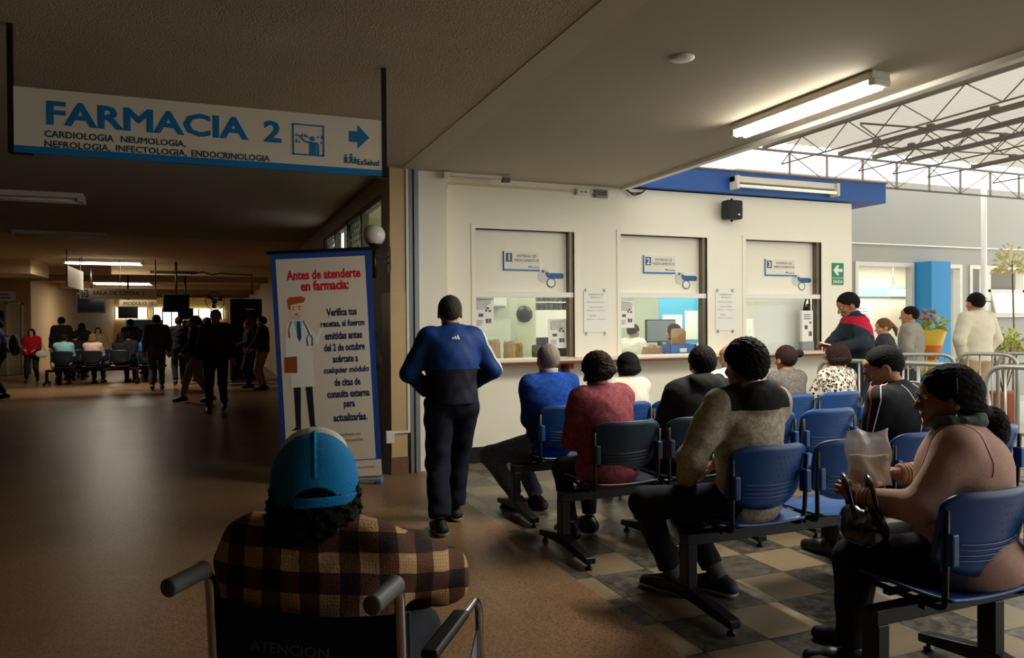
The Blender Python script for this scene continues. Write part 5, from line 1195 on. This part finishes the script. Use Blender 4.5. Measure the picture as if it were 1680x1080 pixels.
# ------------------------------------------------------------------ P1 person in the wheelchair
def cap_extra(J):
    hc, Rh, S, t = J['hc'], J['Rh'], J['S'], J['t']
    big = el((0,-.012,.022),(.106,.124,.116)); sm = el((0,-.012,.022),(.0995,.1175,.1095)); base = plane((0,0,-.040),(0,-.12,-1))
    shell_ = I(0.003, sub(big, sm, 0.002), base); hole = el((0,-.12,-.022),(.054,.07,.046))
    seam = U(0.004, *[rc((0,-.012+.125*cos(a),.022+.117*sin(a)),(0,-.012+.125*cos(a+.2),.022+.117*sin(a+.2)),.003,.003) for a in [0.5+0.2*k for k in range(12)]])
    crown = U(0.003, I(0.003, sub(shell_, hole, 0.003), plane((0,.035,0),(0,1,.12))), I(0.002, seam, plane((0,.035,0),(0,1,.12)), lambda P: -hole(P)))
    front = I(0.003, off(shell_,.0004), plane((0,.035,0),(0,-1,-.12)), el((0,-.012,.022),(.115,.135,.130)))
    strap = I(0.002, sub(el((0,-.012,.022),(.110,.128,.120)), el((0,-.012,.022),(.105,.123,.115)), 0.002), base, plane((0,0,-.014),(0,.12,1)), plane((0,-.035,0),(0,1,0)))
    brim = I(0.003, sub(el((0,.045,-.075),(.082,.145,.075)), el((0,.045,-.075),(.080,.142,.0715)),0.002), plane((0,.09,0),(0,-1,0)), plane((0,0,-.045),(0,0,-1)))
    # white lining panel rising behind the crown top
    peak = I(0.004, el((0,.05,.075),(.085,.055,.070)), plane((0,.030,0),(0,-1,-.25)))
    for nm, f, m in (('cap_crown', crown, fabric('cap blue', (14,124,182), 0.8, bump=0.25, bscale=240)), ('cap_front', U(0.004, front, peak), fabric('cap white', (226,220,204))), ('cap_strap', strap, MATS.get('cloth cap blue')), ('cap_brim', brim, fabric('cap white', (226,220,204)))):
        fw = lambda P, f=f: f(((P-hc)@Rh)/S)*S
        link(nm, mesh_from_arrays(nm, *nets(fw, *bounds([hc],.24), 0.0032)), m or MATS['cloth cap blue'], t)
P1at = (WC[0]+.205*.5736-.055, WC[1]+.205*.8192+.02, 0)
person('person in a plaid flannel shirt and blue mesh cap sitting in the wheelchair', P1at, R(-35), True, h=1.50, seat=0.45, neckl=.088, lean=-0.20, bend=0.14, head=(R(28),-0.02,0), headfwd=-0.04, vox=0.0075, shw=1.18, g=1.08, shd=.10, hscale=1.0,
    hands=[(-.13,.20,.70),(.10,.26,.72)], elb=[(-1,0.1,-.2),(1.5,0.1,0.35)], feet=[(-.12,.45,.215),(.12,.45,.215)],
    top=dict(m=fabric('plaid flannel', (150,110,80), fn=f_plaid, bump=0.5, bscale=200), inf=.030, amp=.009, freq=20, collar=.05, cr=.078, name='shirt', sl=.030), bot=dict(m=D_DK), shoes=SH_BLK,
    hair=dict(style='curly', m=m_hair((9,8,8),'deep black'), amp=.010, freq=150, vol=.012), seed=2, extra=cap_extra)
# ------------------------------------------------------------------ P2 man walking
def p2_extra(J):
    sh, e, w, sd = J['sh'][1], J['el'][1], J['wr'][1], J['side']; bk = -J['fwd']
    for k in (-1,0,1):
        o = (sd*.10+bk*(.055+.018*k)); pts = lerp_pts([sh+o*0.6+J['up']*.05, sh+o-J['up']*.05, e+o, e+(w-e)*.9+o], 9)
        strip(J,'top',pts,0.0042,'sleeve_stripe',M_wht,0.0015)
    for q,(x,hh) in enumerate(((-.022,.018),(0,.030),(.022,.042))):   # three slanted bars mark between the shoulders
        c = J['chest']+J['up']*.115+sd*(x+.01); b_ = MB(); pp = []
        for u,v in ((-.008,0),(.010,0),(.010-.014,hh),(-.008-.010+.004,hh*.62)): pp.append(c+sd*u+J['up']*v+bk*.16)
        P = snap(J['F']['top'], np.array(pp,np.float32), 0.003); P2_ = snap(J['F']['top'], np.array(pp,np.float32), 0.0005)
        b_.add([tuple(p) for p in P]+[tuple(p) for p in P2_],[(0,1,2,3),(7,6,5,4)]+[(i,i+4,(i+1)%4+4,(i+1)%4) for i in range(4)]); b_.build('back_mark', M_wht, J['t'])
person('man walking away in a blue and black track jacket with white sleeve stripes', (1.60,5.22,0), R(-4), h=1.69, vox=0.0075, g=1.05, shw=1.0, lean=0.02, bend=0.05, sway=0.0, head=(R(-4),-.03,0),
    hands=[(-.15,.17,.98),(.20,.22,1.02)], elb=[(-1.4,-0.5,-.1),(1.2,-0.9,-.1)], feet=[(-.13,-.16,.085),(.06,.20,.085)],
    top=dict(m=fabric('blue track jacket', (22,62,128), 0.55, fn=f_two(1.165,(26,26,30),0.205)), inf=.030, hem=-.02, amp=.006, freq=18, collar=.055, cr=.068), bot=dict(m=D_NAVY, inf=.026, flare=True, amp=.007), shoes=SH_SNK, hair=dict(style='short', m=H_SALT, vol=.010, amp=.002), seed=4, extra=p2_extra)
# ------------------------------------------------------------------ seated rows
def p3_extra(J):
    for k in range(3):
        c = J['nb']+J['up']*(.035+.012*k); MB().tube([tuple(c+J['side']*.0685*cos(a)+J['fwd']*.0685*sin(a)) for a in [2*pi*q/24 for q in range(24)]],0.0035,6,closed=True).build('collar_stripe', M_wht, J['t'])
person('grey haired man seated in a bright blue sweater and jeans', (2.44,5.36,0), R(4), True, h=1.70, vox=0.0085, g=1.08, shw=1.08, lean=-.10, bend=.14, head=(R(-3),-.03,0), feet=[(-.20,.14,.085),(-.06,.08,.085)], knees=[(-.55,.5,1),(.1,.4,1)], hands=[(-.02,.24,.72),(.08,.26,.72)],
    top=dict(m=fabric('royal blue sweater', (26,70,156), fn=f_knit), inf=.026, collar=.05, cr=.067, amp=.006, name='sweater'), bot=dict(m=D_JEAN, inf=.020), shoes=SH_BRN, hair=dict(style='short', m=H_GRY, vol=.010, amp=.002), seed=6, extra=p3_extra)
person('person with dark tousled hair in a long pink knit cardigan', (2.40,4.34,0), R(6), True, h=1.64, vox=0.0085, g=1.12, gt=1.1, lean=.02, bend=.05, sway=-.07, head=(R(22),-.30,-.05), feet=[(-.10,.30,.085),(.12,.40,.085)], hands=[(-.12,.30,.68),(.06,.32,.68)],
    top=dict(m=fabric('pink marl knit', (146,72,80), fn=f_knit), inf=.032, hem=-.14, hang=True, collar=.03, cr=.070, amp=.006, name='cardigan'), bot=dict(m=D_BLK), shoes=SH_BLK, hair=dict(style='bob', m=H_BRN, len=.055, amp=.006, freq=130, vol=.016), seed=7)
person('person with black bobbed hair in a pale cream jacket by the counter bracket', (3.10,5.30,0), R(5), True, h=1.52, vox=0.010, lean=0, bend=.05, sway=.08, head=(R(15),-.12,0), top=dict(m=fabric('cream jacket', (206,196,176)), inf=.024, collar=.04, cr=.068), bot=dict(m=D_DK), shoes=SH_BLK, hair=dict(style='bob', m=H_BLK, len=.07, amp=.003), seed=8)
person('person in a black hooded jacket seated left of the grey hooded sweater man', (3.08,4.33,0), R(-8), True, h=1.70, vox=0.009, g=1.06, shw=1.08, lean=.02, bend=.08, sway=.15, head=(R(-10),-.12,0), feet=[(-.18,.34,.085),(.1,.4,.085)], top=dict(m=fabric('black jacket', (34,33,32)), inf=.034, hood=True, amp=.007), bot=dict(m=D_BLK), shoes=SH_BLK, hair=dict(style='short', m=H_BLK, vol=.018, amp=.004), seed=9)
person('balding person in a pale jacket mostly hidden behind the black hooded jacket', (4.10,5.22,0), 0, True, h=1.66, vox=0.012, head=(0,-.1,0), top=dict(m=D_WHT, inf=.026, collar=.04), bot=dict(m=D_DK), shoes=SH_BLK, hair=dict(style='bald', m=H_GRY), skin=(190,140,112), seed=10)
person('young man with thick black hair in a grey knit sweater with black yoke and hood', (2.64,3.235,0), R(4), True, h=1.86, vox=0.0062, g=1.0, shw=1.06, lean=-.02, bend=.02, head=(R(-4),-.05,0), seat=.435, feet=[(-.30,.24,.085),(-.08,.13,.085)], knees=[(-.75,.5,1),(-.1,.5,1)], hands=[(-.245,.20,.625),(.10,.36,.66)], elb=[(-1,-.6,-.3),(1,-.7,-.3)], hcurl=(0.75,0.5),
    top=dict(m=fabric('grey marl knit', (176,166,142), fn=f_yoke((24,24,24),1.035,.20,0.0)), inf=.034, hood=True, amp=.007, freq=20, hem=-.09, name='hooded_sweater'), bot=dict(m=D_DK, inf=.018, up=.075), shoes=SH_SNK, sock=mat('grey sock', (92,90,86), 0.9), hair=dict(style='short', m=H_BLK, vol=.022, amp=.005, freq=190, vox=.0048), seed=11)
person('woman with hair in a high bun and a grey knit top in the front row', (4.70,5.22,0), R(8), True, h=1.58, vox=0.010, head=(R(-8),-.08,0), top=dict(m=fabric('grey knit', (112,106,98), fn=f_knit), inf=.018, amp=.003, name='knit_top'), bot=dict(m=D_BLK), shoes=SH_BLK, hair=dict(style='bun', m=H_BRN, bun=(.092,-.080,.045), br=.038), seed=12)
def p9x(J): glasses(J)
person('woman with dark curly hair in a leopard print top', (5.24,5.22,0), R(8), True, h=1.58, vox=0.009, g=1.1, sway=.10, head=(R(20),-.12,0), top=dict(m=fabric('leopard print', (220,206,186), fn=f_leopard), inf=.022, amp=.004, name='blouse'), bot=dict(m=D_BLK), shoes=SH_BLK, hair=dict(style='bob', m=H_BRN, len=.05, amp=.006, freq=140, vol=.020), seed=13, extra=p9x)
def p10x(J):
    glasses(J); sd, up, bk, nb = J['side'], J['up'], -J['fwd'], J['nb']
    for s in (-1,1):
        sh = J['sh'][0 if s < 0 else 1]; e = J['el'][0 if s < 0 else 1]
        strip(J,'top',lerp_pts([nb+sd*s*.06+bk*.06, nb+sd*s*.085+bk*.16-up*.08, nb+sd*s*.10+bk*.2-up*.22, nb+sd*s*.15+bk*.2-up*.34],8),0.003,'piping',M_wht)
        strip(J,'top',lerp_pts([nb+sd*s*.07+up*.03, sh+up*.09+bk*.02, sh+sd*s*.09+bk*.05, e+sd*s*.09+bk*.03],8),0.003,'piping',M_wht)
        strip(J,'top',lerp_pts([nb+sd*s*.07+up*.03+J['fwd']*.03, sh+up*.09+J['fwd']*.02, sh+sd*s*.09+J['fwd']*.01, e+sd*s*.09],8),0.0045,'piping',mat('red piping', (170,60,56), 0.7, var=0))
person('man with glasses looking down in a black jacket with white piping', (3.83,3.235,0), R(14), True, h=1.76, vox=0.0075, g=1.12, shw=1.12, lean=.06, bend=.16, sway=-.02, head=(R(28),-.42,0), headfwd=.15, top=dict(m=fabric('black tracksuit', (26,27,30)), inf=.028, collar=.045, cr=.072, amp=.005), bot=dict(m=D_BLK), shoes=SH_BLK, hair=dict(style='short', m=H_BLK, vol=.009, amp=.002), seed=14, extra=p10x)
# ------------------------------------------------------------------ P11 woman in the pink sweater
P11at, P11r = (2.84,2.13,0), R(35)
def p11x(J):
    glasses(J); nb, sd, fw, up = J['nb'], J['side'], J['fwd'], J['up']
    ms = mat('seam shade', (120,84,70), 0.9, var=0)
    for i, s in ((0,-1),(1,1)):
        sh = J['sh'][i]; c0 = sh+sd*s*.015; ring = [c0+fw*.16*cos(a)+up*.16*sin(a)-sd*s*.03*sin(a) for a in [-.9+k*.2 for k in range(25)]]
        strip(J,'top',ring,.0022,'armhole_seam',ms,.0005)
        w, e = J['wr'][i], J['el'][i]; d = n3(w-e); x = n3(np.cross(d,A3(0,0,1))); y = np.cross(d,x)
        for q in (.018,.034,.05): strip(J,'top',[w-d*q+x*.06*cos(a)+y*.06*sin(a) for a in [k*.4 for k in range(17)]],.0025,'cuff_rib',ms,.0008)
    sc = wrinkle(U(0.02, *[rc(nb+up*.03+sd*.085*cos(a)+fw*.08*sin(a), nb+up*.03+sd*.085*cos(a+.5)+fw*.08*sin(a+.5), .026+.006*sin(3*a), .026+.006*sin(3*a+1.5)) for a in [k*.5 for k in range(13)]]), .006, 60, 3)
    link('scarf', mesh_from_arrays('scarf', *nets(sc, *bounds([nb],.2), .006)), fabric('grey green scarf', (92,108,100), var=0.5, vscale=30), J['t'])
    hc, Rh, S = J['hc'], J['Rh'], J['S']; T = lambda p: tuple(hc+Rh@(A3(*p)*S)); MB().tube([T((-.084,-.01,-.05)),T((-.088,-.008,-.065)),T((-.086,-.006,-.078))],.003,6).build('earring', M_chrome, J['t'])
    band = MB().tube([T((.098*cos(a),-.035+.02*abs(cos(a)),.025+.094*sin(a))) for a in [pi*k/16 for k in range(17)]],.006,6); band.build('hair_band', M_blackp, J['t'])
lw = W2(P11at,P11r,(2.475,2.33,0.755)); rw = W2(P11at,P11r,(2.84,2.46,0.805))
J11 = person('woman with a low ponytail and glasses in a pink beige sweater holding a plastic folder', P11at, P11r, True, h=1.63, vox=0.006, g=1.22, gt=1.18, fat=.035, shw=1.10, legw=1.25, lean=.0, bend=.12, head=(R(12),-.06,0), hscale=1.06, seat=.425, hands=[lw, rw], elb=[(-.7,-.35,-1.0),(1.2,-.6,-.6)], hcurl=(0.85,0.7), hrot=(((0.25,0.75,0.45),(-.8,-.1,.5)),((-.45,.75,.2),(.5,.2,.8))),
    feet=[(-.13,.42,.085),(.13,.44,.085)], top=dict(m=fabric('pink beige knit', (206,166,148), bump=.5, bscale=420, fn=f_soft), inf=.026, hem=-.15, hang=True, amp=.006, freq=14, neck=.03, name='sweater'), bot=dict(m=D_BLK, inf=.02), shoes=SH_BLK, hair=dict(style='lowpony', m=H_BLK, vol=.020, amp=.004, freq=150, bun=(.045,-.150,-.125), br=.074, vox=.005), seed=15, skin=(150,98,76), eyes=True, extra=p11x)
# plastic folder, handbag
t = thing('plastic_folder', 'crumpled clear plastic sleeve held up by the woman in the pink sweater', 'folder', (2.64,2.43,0.77), R(-6))
M_plas = bpy.data.materials.new('clear crumpled plastic'); M_plas.use_nodes = True; _t = NT(M_plas); _b = _t.n['Principled BSDF']; _b.inputs['Base Color'].default_value = (.75,.74,.70,1); _b.inputs['Roughness'].default_value = .18; _b.inputs['Alpha'].default_value = 0.5; _b.inputs['Specular IOR Level'].default_value = 0.9
def plas(u, v):
    x = (u-.5)*.215+.02*v; return (x-.03*v*(1), .012*sin(u*9+v*3)+.008*sin(v*11+u*5)+.02*(v-.5), .245*v+.012*sin(u*7)*v)
MB().shell(plas, 24, 24, .0015).build('sleeve', M_plas, t)
MB().shell(lambda u,v: (plas(u*.9+.05, v*.55)[0], plas(u*.9+.05, v*.55)[1]+.004, plas(u*.9+.05, v*.55)[2]+.004), 16, 16, .001).build('paper_sheet', M_paper, t)
t = thing('handbag', 'glossy black handbag with round handles on the lap of the woman in the pink sweater', 'handbag', (2.47,2.31,0.61), R(50)); M_pat = mat('glossy black leather', (16,16,16), 0.2, var=0.1, spec=0.7)
link('bag_body', mesh_from_arrays('bag', *nets(wrinkle(U(.04, el((0,0,.06),(.17,.085,.075)), el((0,0,.02),(.16,.09,.05))),.006,30,2), (-.22,-.15,-.05),(.22,.15,.2),.006)), M_pat, t)
for s in (-1,1): MB().tube([(.12*cos(a)-.03, s*.045+.03*sin(a), .10+.15*sin(a)) for a in [pi*k/16 for k in range(17)]],.010,8).build('handle', M_pat, t)
MB().box(-.11,.11,-.006,.006,.125,.137).build('zip', M_chrome, t, .002)
# bag on the front bench
t = thing('holdall', 'purple blue holdall bag standing on the front row seat', 'bag', (3.50,5.33,.455)); M_bag = fabric('purple blue nylon', (36,34,110), 0.6)
link('bag_body', mesh_from_arrays('bag', *nets(wrinkle(U(.05, el((0,0,.15),(.19,.11,.16)), el((0,0,.05),(.18,.12,.06))),.007,26,4), (-.26,-.2,-.05),(.26,.2,.36),.009)), M_bag, t)
for s in (-1,1): MB().tube([(.08*cos(a), s*.04, .29+.07*sin(a)) for a in [pi*k/12 for k in range(13)]],.009,6).build('handle', M_bag, t)
# ------------------------------------------------------------------ standing by the counter and in the courtyard
P12at, P12r = (6.66,6.26,0), R(62)
J12 = person('man in a navy jacket with red shoulders reading a paper at the counter', P12at, P12r, h=1.79, vox=0.0065, g=1.06, lean=.05, bend=.14, head=(R(4),-.38,0), headfwd=.10, hands=[W2(P12at,P12r,(6.17,6.10,1.20)),W2(P12at,P12r,(6.22,6.28,1.22))], elb=[(-.8,-.5,-.9),(.8,-.5,-.9)], hcurl=(.7,.7), hrot=(((.2,1,.1),(-.5,0,.8)),((-.2,1,.1),(.5,0,.8))),
    top=dict(m=fabric('navy red jacket', (36,42,52), fn=f_redyoke), inf=.034, hem=-.04, collar=.06, cr=.076, amp=.006), bot=dict(m=D_DK, inf=.02), shoes=SH_BLK, hair=dict(style='short', m=H_BLK, vol=.018, amp=.006, freq=200), skin=SKD, eyes=True, seed=16)
t = thing('paper_slip', 'white paper slip in the hands of the man with red shoulders', 'paper', (6.10,6.16,1.20), R(62)); MB().shell(lambda u,v: ((u-.5)*.15, (v-.5)*.19, .015*sin(u*3.1)+.05*v), 8, 8, .001).build('sheet', M_paper, t)
t = thing('mobile_phone', 'dark phone held above the paper slip at the counter', 'phone', (6.12,6.15,1.245), R(62)); MB().box(-.035,.035,-.07,.07,-.004,.004).build('casing', M_blackp, t, .004); MB().box(-.031,.031,-.062,.062,.004,.0046).build('screen', M_scr, t)
person('woman with a brown ponytail in a dark top behind the red shouldered man', (8.0,7.12,0), R(38), h=1.50, vox=0.010, head=(R(20),-.2,0), top=dict(m=fabric('dark grey top', (52,56,62)), inf=.02, name='top'), bot=dict(m=D_BLK), shoes=SH_BLK, hair=dict(style='pony', m=H_LBR), seed=17, skin=(196,140,108))
person('man with black hair in a light grey jacket in the courtyard', (8.58,7.22,0), R(26), h=1.66, vox=0.010, g=1.05, head=(R(16),-.05,0), hands=[(-.22,.18,.98),(.22,.18,.98)], top=dict(m=fabric('light grey jacket', (150,144,132)), inf=.034, collar=.04, cr=.074, amp=.007), bot=dict(m=D_CHAR, inf=.02), shoes=SH_BLK, hair=dict(style='short', m=H_BLK, vol=.010), seed=18)
def p16x(J):
    hc, Rh, S = J['hc'], J['Rh'], J['S']; T = lambda p: tuple(hc+Rh@(A3(*p)*S)); MB().tube([T((.082,.02,.02)),T((.088,-.04,.02)),T((.12,-.11,.01))],.006,6).tube([T((.03+.0*k,-.105,.03)) if False else T((.03+.03*cos(k*.4),-.107,.03+.03*sin(k*.4))) for k in range(16)],.003,5).build('headset', M_blackp, J['t'])
person('man in a pale cream shirt with hands on hips in the courtyard', (9.34,6.86,0), R(-2), h=1.83, vox=0.010, g=1.12, shw=1.1, head=(R(-8),-.02,0), hands=[(-.20,.06,1.0),(.20,.06,1.0)], elb=[(-1,-.4,0),(1,-.4,0)], top=dict(m=fabric('pale cream shirt', (214,206,182), var=.03), inf=.036, hem=-.06, collar=.045, cr=.072, amp=.005, name='shirt'), bot=dict(m=D_BEI, inf=.022), shoes=SH_BLK, hair=dict(style='short', m=H_BLK, vol=.012), seed=19, extra=p16x)
# staff behind the hatches
person('staff member in a white top behind the left of the second hatch', (5.30,8.85,0), R(-70), h=1.45, vox=0.012, top=dict(m=D_WHT, inf=.024, name='coat'), bot=dict(m=D_DK), shoes=SH_BLK, hair=dict(style='short', m=H_BRN, vol=.014), seed=20, head=(0,-.2,0))
person('staff member with long dark hair at the monitor behind the second hatch', (5.86,8.68,0), R(40), True, seat=.64, h=1.55, vox=0.012, top=dict(m=D_CHAR, inf=.02, name='top'), bot=dict(m=D_DK), shoes=SH_BLK, hair=dict(style='long', m=H_BLK, len=.28), seed=21)
t = thing('office_stool', 'stool under the staff member at the monitor', 'stool', (5.86,8.68,0)); t.scale = (1,1,1.29); MB().lathe([(.2,.44),(.21,.46),(.2,.495)],20).build('seat', M_blackp, t); MB().tube([(0,0,.04),(0,0,.45)],.025,8).build('column', M_steel, t); MB().bar((-.24,0,.03),(.24,0,.03),.04).bar((0,-.24,.03),(0,.24,.03),.04).build('base', M_blackp, t)
person('staff member with grey hair glimpsed left behind the third hatch', (6.6,8.8,0), R(170), h=1.50, vox=0.014, top=dict(m=D_WHT, inf=.024, name='coat'), bot=dict(m=D_DK), shoes=SH_BLK, hair=dict(style='short', m=H_GRY), seed=22, skin=(200,150,120))
# ------------------------------------------------------------------ crowd in the hall
def crowd(label, x, y, deg, h=1.68, top=D_CHAR, bot=D_BLK, hair=None, walk=0.0, sit=False, hands=None, inf=.026, vox=0.015, extra=None, name='jacket', hem=-.05, head=(0,-.05,0), **kw):
    feet = None if sit else [(-.10,-walk*.3,.085+.03*(walk>0)),(.10,walk*.3,.085)]
    return person(label, (x,y,0), R(deg), sit, h=h, vox=vox, top=dict(m=top, inf=inf, hem=hem if not sit else -.075, collar=.035, amp=.005, name=name), bot=dict(m=bot, inf=.018), shoes=SH_BLK, hair=hair or dict(style='short', m=H_BLK, vol=.012), hands=hands, feet=feet, extra=extra, head=head, seed=int(abs(x*13+y*7))%40, **kw)
person('person in dark clothes leaning by the column behind the roll-up banner', (1.28,7.50,0), R(150), h=1.66, vox=0.011, hands=[(-.05,.22,1.05),(.08,.24,1.08)], elb=[(-1,-.2,-.3),(1,-.2,-.3)], top=dict(m=D_BLK, inf=.03), bot=dict(m=D_CHAR), shoes=SH_BLK, hair=dict(style='long', m=H_BLK), seed=23)
crowd('man in a dark olive jacket walking in the hall toward the banner', 0.0,13.8,172,1.74,D_OLV,D_BLK,walk=.6,inf=.040,hem=-.10,shw=1.0,g=1.08,vox=.011, hands=[(-.30,.05,.80),(.30,-.02,.80)])
def vest(J):
    f = lambda P: I(0.006, off(lambda Q: J['F']['top'](Q), -.004), plane(J['nb'],(0,0,1)))(P)
crowd('man in beige trousers and a dark jacket walking left in the hall', -0.36,15.55,82,1.66,D_BLK,D_BEI,walk=.9,inf=.03,vox=.012,hands=[(-.18,.22,.95),(.18,.20,.95)])
crowd('man in a blue grey suit walking away in the hall', -1.27,18.9,4,1.72,fabric('blue grey suit', (70,76,96)),fabric('blue grey suit', (70,76,96)),walk=.5,inf=.034,hem=-.14,shw=1.12,vox=.012)
crowd('person in black with a bag just right of the blue grey suit man', -0.86,20.2,10,1.68,D_BLK,D_BLK,walk=.4)
def redcoat(J): pass
crowd('person in a red jacket walking away between dark coats', -0.66,21.2,-15,1.60,D_RED,D_BLK,walk=.3)
crowd('person in grey behind the red jacket', -0.42,22.4,0,1.62,D_GREY,D_DK)
crowd('person in dark blue behind the beige trousers man', -0.2,19.6,30,1.66,D_NAVY,D_DK,walk=.4)
def wbag(J):
    pass
crowd('woman in a red top walking toward the camera on the far left', -4.5,22.8,180,1.40,D_RED,D_BLK,dict(style='bob',m=H_BRN,len=.08,vol=.02),walk=.4,g=1.15,gt=1.15,hands=[(-.10,.24,.86),(.12,.24,.88)],vox=.012,skin=(196,140,108))
t = thing('handbag', 'white shoulder bag carried by the far woman in red', 'handbag', (-4.24,22.62,.66), R(10)); link('bag_body', mesh_from_arrays('bag', *nets(U(.03, el((0,0,.09),(.15,.05,.10))), (-.2,-.1,-.05),(.2,.1,.25),.01)), fabric('white bag', (214,206,190)), t); MB().tube([(-.12,0,.12),(-.02,0,.42),(.10,0,.12)],.01,6).build('strap', M_blackp, t)
crowd('person in a blue jacket cut by the left photo edge', -4.12,17.9,95,1.62,fabric('mid blue jacket', (40,56,110)),D_DK,walk=.4,vox=.012)
t = thing('backpack', 'dark backpack worn by the person at the left photo edge', 'backpack', (-3.84,17.93,.90), R(95)); link('bag_body', mesh_from_arrays('bag', *nets(U(.05, el((0,0,.20),(.15,.10,.22)), el((0,-.05,.12),(.12,.08,.10))), (-.22,-.2,-.08),(.22,.2,.5),.012)), fabric('green grey nylon', (74,76,62)), t)
for s in (-1,1): MB().tube([(s*.09,.08,.38),(s*.10,.16,.40),(s*.10,.2,.25),(s*.09,.10,.05)],.012,6).build('strap', M_blackp, t)
crowd('man in a dark jacket and beige trousers standing left of the banner', 0.98,17.75,70,1.66,D_NAVY,D_BEI,hands=[(-.15,.26,.95),(.15,.26,.95)],vox=.012)
crowd('person with a reddish cap beside the dark jacket man near the banner', 0.72,18.5,95,1.58,D_CHAR,D_DK,dict(style='short',m=m_hair((120,44,34),'red cap'),vol=.02),hands=[(-.15,.28,1.0),(.15,.28,1.0)])
seats = [-3.55+.64*k for k in range(4)]
crowd('seated person in a pale teal top at the left of the far bench', seats[0],21.42,8,1.62,D_TEAL,D_BLK,sit=True,name='top')
crowd('seated light brown haired person second on the far bench', seats[1],21.42,-10,1.60,D_PINK,D_BLK,dict(style='bob',m=H_LBR,len=.10),sit=True,name='top')
crowd('seated person with long black hair third on the far bench', seats[2],21.42,-25,1.64,D_BLK,D_BLK,dict(style='long',m=H_BLK,len=.26),sit=True,hands=[(-.05,.3,.75),(.18,.22,.82)],name='top')
crowd('seated person in a bright blue top at the right of the far bench', seats[3],21.42,0,1.60,D_CYAN,D_BLK,sit=True,name='top')
crowd('seated person in black on the second far bench', -3.5,22.72,0,1.70,D_BLK,D_BLK,sit=True)
crowd('seated person in grey on the second far bench', -2.22,22.72,0,1.66,D_CHAR,D_BLK,sit=True)
crowd('standing woman in a beige top facing the camera behind the far benches', -3.12,24.0,185,1.42,D_BEI,D_BLK,dict(style='bob',m=H_BRN,len=.07),name='top',skin=(206,150,116))
crowd('tall dark figure at the left behind the far benches', -3.95,23.6,20,1.72,D_BLK,D_BLK,inf=.036)
crowd('dark haired person standing beside the tall dark figure', -3.55,24.2,-10,1.55,D_BLK,D_BLK,dict(style='long',m=H_BLK))
crowd('person in black silhouetted before the blue poster', -2.35,24.6,5,1.66,D_BLK,D_BLK)
crowd('person in an orange hat under the blue poster', -2.0,25.2,30,1.56,D_CHAR,D_BLK,dict(style='short',m=m_hair((206,90,44),'orange hat'),vol=.02))
crowd('dark silhouette left of the blue grey suit man', -1.66,24.8,0,1.68,D_BLK,D_BLK)
crowd('distant person in a dark coat near the bright windows', -0.9,25.5,0,1.62,D_CHAR,D_BLK)
crowd('distant person in navy near the bright windows', -0.35,25.0,15,1.60,D_NAVY,D_BLK)
